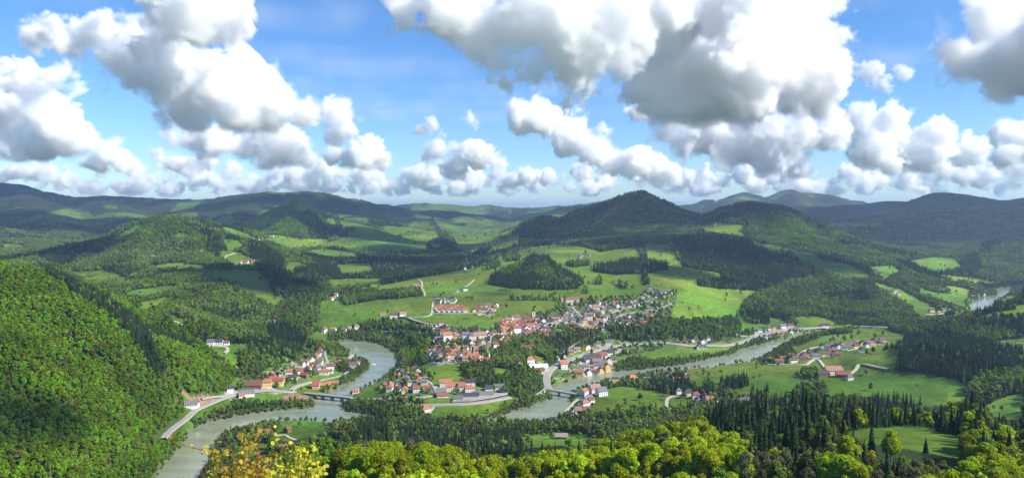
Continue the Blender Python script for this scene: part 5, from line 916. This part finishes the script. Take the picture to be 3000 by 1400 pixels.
for k, (nm, lab) in {'beech': ('beech_wood', 'bright yellow-green beech wood near the viewpoint'), 'slope': ('hillside_forest', 'green beech forest covering the steep left hillside'), 'mid': ('broadleaf_forest', 'mixed broadleaf forest over the hills and river banks'),
                      'dull': ('budding_forest', 'olive trees still in bud among the woods'), 'spruce': ('spruce_forest', 'dark spruce forest patches on ridges and hills')}.items():
    if len(TREES[k]): scatter(nm, k, TREES[k], lab)
print('trees', {k: len(v) for k, v in TREES.items()})

# ------------------------------------------------------------------ the bush at the viewpoint, its yellow leaves rising into the picture
m_yleaf = leaf_mat('yellow spring leaves', (.46, .44, .05), .55, .2, .03); m_oleaf = leaf_mat('rusty young leaves', (.30, .13, .02), .45, .3, .02); m_twig = plain('brown twigs', (.12, .075, .045), .8, .2, 20)
def bush(x0, y0, tips, n_leaf, mat, label, seed, size=.034):
    """stems from one foot to the tips seen in the picture, side twigs, round leaves along the outer half"""
    r = np.random.default_rng(seed); zg = float(ground(x0, y0)[0]); root = empty('bush', (x0, y0, zg)); tag(root, label, 'bush', 'leafy bushes at the viewpoint'); st = MB(); ends = []
    for (px, py, d) in tips:
        tip = Vector((X_of(px, d) - x0, d - y0, Z_of(py, d) - zg)); mid = tip * .55 + Vector((r.uniform(-.15, .15), r.uniform(-.15, .15), tip.length * .08)); P = [Vector((r.uniform(-.1, .1), r.uniform(-.1, .1), -.1)), mid * .5 + Vector((0, 0, .1)), mid, (mid + tip) / 2 + Vector((r.uniform(-.06, .06), 0, .05)), tip]
        for k in range(4): st.cone(P[k], .022 * (1 - k * .2), P[k + 1], .022 * (1 - (k + 1) * .2), 5, cap=False)
        for k in range(9):
            t = r.uniform(.5, 1); b = mid.lerp(tip, t); e = b + Vector((r.normal() * .22, r.normal() * .22, r.uniform(-.05, .28))); st.cone(b, .006, e, .002, 4, cap=False); ends.append((b, e))
        ends.append((mid, tip)); ends.append((mid.lerp(tip, .6), tip))
    st.obj('stems', [m_twig], root, True); V = []; F_3 = []
    for k in range(n_leaf):
        b, e = ends[int(r.integers(len(ends)))]; c = b.lerp(e, r.uniform(.1, 1.05)) + Vector(r.normal(size=3)) * .02; nrm = Vector((r.normal() * .6, -.5 + r.normal() * .5, .8 + r.normal() * .4)).normalized(); u = nrm.orthogonal().normalized(); u = (u * math.cos(k) + nrm.cross(u) * math.sin(k)); w = nrm.cross(u); s = size * r.uniform(.6, 1.25); o = len(V)
        for (a, bb, cc) in ((0, 0, 0), (.55, .62, .12), (1.15, .55, .14), (1.75, 0, 0), (1.15, -.55, .14), (.55, -.62, .12)): V.append(tuple(c + u * a * s + w * bb * s + nrm * cc * s))
        F_3.append(tuple(range(o, o + 6)))
    o = link(bpy.data.objects.new('leaves', mesh_np('leaves', np.array(V), np.array(F_3), [mat]))); o.parent = root; tag(o, kind='stuff'); return root
def tipset(r, x0, x1, ytop, n, d0, d1): return [(px, ytop(px) + r.uniform(0, 70), r.uniform(d0, d1)) for px in r.uniform(x0, x1, n)]
rb = np.random.default_rng(21)
bush(-3.9, 9.0, tipset(rb, 620, 760, lambda p: 1330 - (p - 620) * .25, 13, 8.2, 9.6) + [(716, 1262, 9.0), (628, 1320, 9.0)], 2300, m_yleaf, 'yellow leaved bush at the lower left, left of the rusty one', 1)
bush(-3.5, 9.4, tipset(rb, 680, 800, lambda p: 1340, 14, 8.8, 10), 3200, m_oleaf, 'rusty brown leaved bush between the two yellow bushes', 2, .018)
bush(-2.9, 9.2, tipset(rb, 770, 935, lambda p: 1325 + abs(p - 840) * .15, 17, 8.4, 10) + [(800, 1290, 9.1), (872, 1318, 9.4)], 3600, m_yleaf, 'yellow leaved bush at the lower left, right of the rusty one', 3)

# ------------------------------------------------------------------ clouds: real bodies of droplets, lit by the sun and the sky
m_cloud, nt, out = new_mat('cloud droplets')
v = N_(nt, 'ShaderNodeVolumePrincipled'); v.inputs['Color'].default_value = (1, 1, 1, 1); v.inputs['Density'].default_value = .018; v.inputs['Anisotropy'].default_value = 0.0
nt.links.new(v.outputs[0], out.inputs['Volume'])
def droplets(name, den):
    m, nt, out = new_mat(name); v = N_(nt, 'ShaderNodeVolumePrincipled'); v.inputs['Color'].default_value = (1, 1, 1, 1); v.inputs['Density'].default_value = den; v.inputs['Anisotropy'].default_value = 0.0
    nt.links.new(v.outputs[0], out.inputs['Volume']); return m
m_thin = droplets('thin cloud droplets', .011); m_veil = droplets('ice veil', .00022)
def cloud_group(blobs, lo, hi, res, RU, seed, base, rag, mat=None):
    """blobs: (x, y, z, r). Density field: smooth union of spheres, eaten by cell noise (cauliflower) and fine fractal noise (wisps)"""
    g = bpy.data.node_groups.new('cloud body', 'GeometryNodeTree')
    g.interface.new_socket('Geometry', in_out='INPUT', socket_type='NodeSocketGeometry'); g.interface.new_socket('Geometry', in_out='OUTPUT', socket_type='NodeSocketGeometry')
    N = g.nodes.new; K = g.links.new
    def put(n, k, x):
        if isinstance(x, (int, float)): n.inputs[k].default_value = x
        elif isinstance(x, tuple): n.inputs[k].default_value = x
        else: K(x, n.inputs[k])
    def M(op, *a):
        n = N('ShaderNodeMath'); n.operation = op
        for k, x in enumerate(a): put(n, k, x)
        return n.outputs[0]
    def VM(op, *a):
        n = N('ShaderNodeVectorMath'); n.operation = op
        for k, x in enumerate(a): put(n, k, x)
        return n.outputs['Value'] if op in ('DISTANCE', 'LENGTH') else n.outputs['Vector']
    ou = N('NodeGroupOutput'); p = N('GeometryNodeInputPosition').outputs[0]
    def noise(scale, det, rough, z=0, src=None):
        nz = N('ShaderNodeTexNoise'); nz.inputs['Scale'].default_value = scale; nz.inputs['Detail'].default_value = det; nz.inputs['Roughness'].default_value = rough
        K(VM('ADD', src or p, (seed * 7919., z * 991., 0.)), nz.inputs['Vector']); return nz
    wc = VM('SUBTRACT', noise(1 / (RU * 2.2), 3, .55, 3).outputs['Color'], (.5, .5, .5)); q_ = VM('MULTIPLY_ADD', wc, (RU * 2.6, RU * 2.6, RU * 2.0), p)
    sd = None
    for (x, y, z, r) in blobs:
        s = M('SUBTRACT', VM('DISTANCE', q_, (x, y, z)), r)
        sd = s if sd is None else M('SMOOTH_MIN', sd, s, RU * .6)
    wc2 = VM('SUBTRACT', noise(1 / (RU * .5), 2, .5, 5).outputs['Color'], (.5, .5, .5)); q2 = VM('MULTIPLY_ADD', wc2, (RU * .35,) * 3, q_)
    def wor(scale):
        v = N('ShaderNodeTexVoronoi'); v.inputs['Scale'].default_value = scale; K(q2, v.inputs['Vector']); return v.outputs['Distance']
    a = RU * .85
    b = M('MULTIPLY', wor(1 / (RU * 1.3)), a * .9); b = M('ADD', b, M('MULTIPLY', wor(1 / (RU * .55)), a * .6)); b = M('ADD', b, M('MULTIPLY', wor(1 / (RU * .25)), a * .36)); b = M('ADD', b, M('MULTIPLY', wor(1 / (RU * .12)), a * .2))
    f = M('MULTIPLY', M('SUBTRACT', noise(1 / (RU * .8), 8, .62).outputs[0], .5), a * 1.5 * rag)
    inside = M('ADD', M('SUBTRACT', M('SUBTRACT', a * .75, sd), b), f)
    mr = N('ShaderNodeMapRange'); mr.interpolation_type = 'SMOOTHSTEP'; K(inside, mr.inputs[0]); mr.inputs[1].default_value = -a * .12; nk_ = N('ShaderNodeMapRange'); nk_.interpolation_type = 'SMOOTHSTEP'; K(noise(1 / (RU * 2.6), 2, .5, 13).outputs[0], nk_.inputs[0]); nk_.inputs[1].default_value = .42; nk_.inputs[2].default_value = .66; nk_.inputs[3].default_value = a * .09; nk_.inputs[4].default_value = a * 1.5 * rag; K(nk_.outputs[0], mr.inputs[2]); den = mr.outputs[0]
    if base is not None:
        sx = N('ShaderNodeSeparateXYZ'); K(p, sx.inputs[0]); z = M('ADD', sx.outputs[2], M('MULTIPLY', M('SUBTRACT', noise(1 / (RU * 1.6), 5, .6, 9).outputs[0], .5), RU * 1.1))
        m2 = N('ShaderNodeMapRange'); m2.interpolation_type = 'SMOOTHSTEP'; K(z, m2.inputs[0]); m2.inputs[1].default_value = base - RU * .25; m2.inputs[2].default_value = base + RU * .55; den = M('MULTIPLY', den, m2.outputs[0])
    vc = N('GeometryNodeVolumeCube'); K(den, vc.inputs['Density']); vc.inputs['Min'].default_value = lo; vc.inputs['Max'].default_value = hi
    for k, c in enumerate('XYZ'): vc.inputs['Resolution ' + c].default_value = res[k]
    st = N('GeometryNodeSetMaterial'); st.inputs['Material'].default_value = mat or m_cloud; K(vc.outputs[0], st.inputs[0]); K(st.outputs[0], ou.inputs[0]); return g
def cloud(D, blobs, label, base=None, seed=1, rag=1.0, vox=3.6, group=None, ru=None, smax=330, mat=None):
    r = np.random.default_rng(seed * 13 + 5); B = []
    for (px, py, rr) in blobs:
        y = D + r.uniform(-.7, .7) * rr / FOC * D; B.append(((px - 1500) / FOC * y, y, CAMZ + (HOR - py) / FOC * y, rr / FOC * y * 1.17))
    # a few smaller heads budding from every body
    for (x, y, z, rr) in list(B):
        for k in range(3):
            a = r.uniform(0, 6.28); e = r.uniform(-.1, 1.2); B.append((x + rr * .8 * math.cos(a) * math.cos(e), y + rr * .8 * math.sin(a) * math.cos(e), z + rr * .8 * math.sin(e), rr * r.uniform(.3, .5)))
    A = np.array(B); RU = ru or float(np.median([b[2] for b in blobs]) / FOC * D) * .85; pad = RU * 1.0
    lo = (A[:, :3] - A[:, 3:]).min(0) - pad; hi = (A[:, :3] + A[:, 3:]).max(0) + pad; zb = None
    if base is not None: zb = CAMZ + (HOR - base) / FOC * D; lo[2] = max(lo[2], zb - RU)
    lo[2] = max(lo[2], 700)
    c = (lo + hi) / 2; vx = vox / FOC * D; res = [int(np.clip((hi[k] - lo[k]) / (vx * (1.9 if k == 1 else 1.08)), 8, smax)) for k in range(3)]
    o = link(bpy.data.objects.new('cloud', bpy.data.volumes.new('cloud'))); o.data.materials.append(m_cloud)
    o.modifiers.new('body', 'NODES').node_group = cloud_group(B, tuple(lo), tuple(hi), res, RU, seed, zb, rag, mat)
    return tag(o, label, 'cloud', group)
cloud(6500, [(571,30,92),(640,50,78),(500,15,75),(693,62,48),(590,90,60)], 'tall white cloud cut by the top edge of the picture, above the grey cloud bank', None, 1)
cloud(7000, [(112,100,48),(185,112,58),(260,115,55),(326,110,75),(379,165,88),(470,134,78),(454,230,66),(340,205,52),(530,190,62),(400,100,60)], 'long grey cloud bank drifting across the upper left sky', None, 2, 1.15)
cloud(7200, [(575,145,32),(625,185,45),(699,192,58),(757,245,62),(640,262,80),(553,326,72),(687,332,82),(815,318,64),(885,330,52),(495,352,48),(780,340,60)], 'big white heaped cloud with a flat grey base above the antenna mountain', 392, 3)
cloud(7700, [(985,332,50),(1013,368,36),(975,396,32),(950,350,30)], 'small white cloud on the right shoulder of the big heaped cloud', None, 4, .9)
cloud(8200, [(512,408,38),(575,415,40),(640,413,46),(728,431,52),(800,420,52),(840,430,60),(891,466,42),(775,466,42)], 'low white cloud just beneath the flat grey cloud base', 500, 5)
cloud(9000, [(90,233,58),(163,227,48),(40,262,66),(200,250,32),(30,338,76),(134,344,70),(175,373,54),(221,408,56),(58,431,56),(130,430,50)], 'towering white cloud at the left edge of the sky', 474, 6)
cloud(13000, [(326,450,46),(285,478,36),(361,483,32)], 'rounded white cloud low over the left mountain', 516, 7)
cloud(14000, [(470,462,30),(520,483,28),(615,472,27),(560,490,28)], 'ragged small clouds in a row low on the left', 512, 8, 1.2)
cloud(13000, [(978,454,30),(1066,450,46),(1118,472,36),(1020,470,30)], 'white puffy cloud left of the open blue gap', 505, 9)
cloud(14000, [(1281,437,36),(1350,440,32),(1398,460,42),(1330,490,38),(1456,489,36),(1250,470,26)], 'lumpy white cloud above the far end of the valley', 530, 10)
cloud(6000, [(1190,30,60),(1300,35,76),(1369,58,90),(1456,100,82),(1456,180,50),(1400,150,50),(1558,80,92),(1640,50,92),(1721,70,104),(1675,204,78),(1791,116,104),(1700,262,50),(1575,185,66),(1470,236,30),(1830,60,90),(1500,10,80)], 'broad grey and white cloud along the top centre of the sky', None, 11, 1.15)
cloud(7000, [(1908,70,130),(2082,58,150),(2228,87,138),(2345,58,76),(2409,70,64),(2425,150,60),(2409,210,60),(2141,204,145),(2286,204,120),(2024,221,115),(2199,280,95),(1908,221,90),(2374,280,70),(1960,300,76),(2100,320,70),(2340,330,60)], 'largest white cloud, towering with a dark grey belly right of centre', 372, 12, 1.0, ru=260)
cloud(10000, [(1896,332,46),(1966,373,62),(2082,396,66),(2170,419,62),(2260,400,60),(2315,408,70),(2228,466,52),(2339,500,38),(2432,379,58),(2000,430,50),(2120,460,46)], 'ragged white and grey cloud hanging under the largest cloud', 520, 13, 1.15)
cloud(11000, [(2519,361,52),(2590,350,44),(2636,349,42),(2548,437,62),(2665,437,62),(2752,408,56),(2828,443,46),(2607,483,42),(2720,470,46)], 'grey and white cloud low in the right of the sky', 512, 14)
cloud(5500, [(2869,58,72),(2956,30,84),(2781,146,56),(2898,175,92),(2991,186,96),(2810,233,52),(2927,255,64),(3060,120,120),(3100,240,90),(3230,150,120),(3390,170,120),(3560,190,110),(3700,200,90)], 'dark bellied cloud in the top right corner', 318, 15, 1.1)
cloud(12000, [(2956,408,52),(2995,443,52),(2927,466,42),(3060,430,60)], 'white cloud low at the right edge', 495, 16)
cloud(12500, [(1576,297,30),(1530,349,52),(1605,361,48),(1698,344,30),(1663,402,52),(1745,431,52),(1791,466,48),(1860,483,50),(1915,490,50),(1970,515,34)], 'bright white cloud stepping down to the right above the pointed mountain', 555, 17)
cloud(17000, [(1547,524,30),(1605,518,26),(1495,530,26)], 'small white cloud on the horizon left of the pointed mountain', None, 18)
cloud(9000, [(1235,385,20),(1262,372,24),(1290,392,16)], 'little dark wisp of cloud alone in the blue gap', None, 19, 1.6)
cloud(9500, [(1372,350,20),(1395,368,16)], 'tiny white puff beside the dark wisp', None, 20, 1.5)
cloud(9000, [(2500,190,22),(2545,215,34),(2590,250,26),(2650,215,24)], 'thin ragged cloud scrap between the largest cloud and the corner cloud', None, 21, 1.8)
_r = np.random.default_rng(77)
for k, (x0, x1, d, lab) in enumerate([(-100, 420, 22000, 'low broken cloud rows over the far left mountain'), (360, 880, 24000, 'low broken cloud rows over the middle of the left mountain chain'), (840, 1300, 23000, 'low broken cloud rows right of the antenna mountain'), (1240, 1800, 25000, 'low broken cloud rows over the end of the valley'),
                              (1850, 2300, 24000, 'low broken cloud rows above the blue twin mountains'), (2250, 2700, 22000, 'low broken cloud rows between the blue mountains and the dark one'), (2650, 3100, 23000, 'low broken cloud rows over the dark right mountain')]):
    bl = []
    for j in range(24): x = x0 + (x1 - x0) * (j + _r.uniform(0, 1)) / 24; r_ = _r.uniform(15, 33); bl.append((x, _r.uniform(498, 560), r_))
    cloud(d, bl, lab, 575, 30 + k, 1.3, 3.4, ru=240, mat=m_thin)
# unseen clouds, added to throw the broad shade on the slopes: (x, y on the ground, radius, height of the cloud)
def shade(x, y, zg, rr, label, alt=1500, seed=1, stretch=((0, 0),)):
    t = (alt - zg) / math.tan(SUN_EL); cx = x + t * math.sin(SUN_AZ); cy = y + t * math.cos(SUN_AZ); A = []
    for (dx, dy) in stretch: A.append((cx + dx * rr, cy + dy * rr, alt, rr))
    a = np.array(A); RU = rr * .55; lo = (a[:, :3] - a[:, 3:]).min(0) - RU; hi = (a[:, :3] + a[:, 3:]).max(0) + RU; lo[2] = alt - rr * .55; hi[2] = alt + rr * .8
    res = [int(np.clip((hi[k] - lo[k]) / (rr / 16), 8, 160)) for k in range(3)]
    o = link(bpy.data.objects.new('cloud', bpy.data.volumes.new('cloud'))); o.data.materials.append(m_cloud)
    o.modifiers.new('body', 'NODES').node_group = cloud_group(A, tuple(lo), tuple(hi), res, RU, seed, alt - rr * .35, 1.0)
    return tag(o, label, 'cloud')
for k, (x, y, zg, rr, alt, lab, st) in enumerate([
    (800, 4250, 320, 500, 2300, 'unseen cloud added to shade the pointed mountain', ((0, 0), (.9, -.3))), (800, 2900, 150, 290, 1700, 'unseen cloud added to shade the dark spruce ridge', ((0, 0), (.9, -.6), (-.8, .7))),
    (3100, 4600, 150, 600, 1500, 'wide cloud added beyond the right edge to shade the foot of the dark mountain', ((0, 0), (1.3, .2))), (3900, 5500, 300, 700, 1500, 'wide cloud added beyond the right edge to shade the dark mountain top', ((0, 0), (1.3, .3))), (2500, 5700, 250, 460, 1550, 'grey cloud added beside the top right corner cloud to shade the dark mountain', ((0, 0), (.9, .8))),
    (-3300, 5100, 180, 640, 2800, 'unseen cloud added to shade the valley behind the left hills', ((0, 0), (1.2, -.1), (2.3, .3), (-1.1, .3))),
    (-1000, 4300, 150, 330, 2400, 'unseen cloud added to shade the wooded middle ridges', ((0, 0), (1.2, -.5), (-1.3, .5))), (-380, 3050, 100, 230, 2000, 'unseen cloud added to shade the head of the valley', ((0, 0), (-1.2, .2))), (60, 3750, 150, 300, 2200, 'unseen cloud added to shade the slope left of the pointed mountain', ((0, 0), (-1.1, -.6))),
    (-850, 2250, 110, 190, 1600, 'small unseen cloud added to shade the farm meadow on the left', ((0, 0), (.9, -.8))), (-520, 760, 55, 74, 1300, 'small unseen cloud added to shade the lower left hillside', ((0, 0), (-1.1, 0), (-2, -.3))),
    (-40, 1950, 62, 50, 1500, 'tiny unseen cloud added to shade a spot of the town meadow', ((0, 0),)), (-330, 2320, 85, 95, 1500, 'small unseen cloud added to shade the upper meadow', ((0, 0), (1, .3))), (500, 2200, 105, 130, 1500, 'small unseen cloud added to shade the meadow under the spruce ridge', ((0, 0), (.9, .3))),
    (-1750, 2750, 150, 240, 1900, 'small unseen cloud added to shade the left flank of the rounded hill', ((0, 0), (-1, 0)))]):
    shade(x, y, zg, rr, lab, alt, 60 + k, st)
# high thin streaks over the blue gap
g = bpy.data.node_groups.new('veil', 'GeometryNodeTree'); g.interface.new_socket('Geometry', in_out='INPUT', socket_type='NodeSocketGeometry'); g.interface.new_socket('Geometry', in_out='OUTPUT', socket_type='NodeSocketGeometry')
N = g.nodes.new; K = g.links.new; ou = N('NodeGroupOutput'); pp = N('GeometryNodeInputPosition'); vm = N('ShaderNodeVectorMath'); vm.operation = 'MULTIPLY'; vm.inputs[1].default_value = (.00022, .0005, 0); K(pp.outputs[0], vm.inputs[0])
nz = N('ShaderNodeTexNoise'); nz.inputs['Scale'].default_value = 1; nz.inputs['Detail'].default_value = 7; nz.inputs['Roughness'].default_value = .65; nz.inputs['Distortion'].default_value = .6; K(vm.outputs[0], nz.inputs['Vector'])
mr = N('ShaderNodeMapRange'); mr.interpolation_type = 'SMOOTHSTEP'; mr.inputs[1].default_value = .5; mr.inputs[2].default_value = .72; K(nz.outputs[0], mr.inputs[0]); vc = N('GeometryNodeVolumeCube'); K(mr.outputs[0], vc.inputs['Density'])
vc.inputs['Min'].default_value = (-12000, 17000, 5200); vc.inputs['Max'].default_value = (14000, 42000, 5700)
for c, r_ in (('X', 300), ('Y', 220), ('Z', 5)): vc.inputs['Resolution ' + c].default_value = r_
st = N('GeometryNodeSetMaterial'); st.inputs['Material'].default_value = m_veil; K(vc.outputs[0], st.inputs[0]); K(st.outputs[0], ou.inputs[0])
o = link(bpy.data.objects.new('veil_cloud', bpy.data.volumes.new('veil_cloud'))); o.data.materials.append(m_veil); o.modifiers.new('body', 'NODES').node_group = g; tag(o, 'thin high streaks of cloud across the blue gap', 'cloud')
# ------------------------------------------------------------------ the air
mh, nt, out = new_mat('valley haze'); v = N_(nt, 'ShaderNodeVolumePrincipled'); v.inputs['Color'].default_value = (.50, .68, 1.0, 1); v.inputs['Density'].default_value = 4.3e-5; v.inputs['Anisotropy'].default_value = .2
nt.links.new(v.outputs[0], out.inputs['Volume']); mb = MB(); mb.box(-36000, 36000, -300, 46500, -12, 640)
tag(mb.obj('haze', [mh]), kind='stuff')
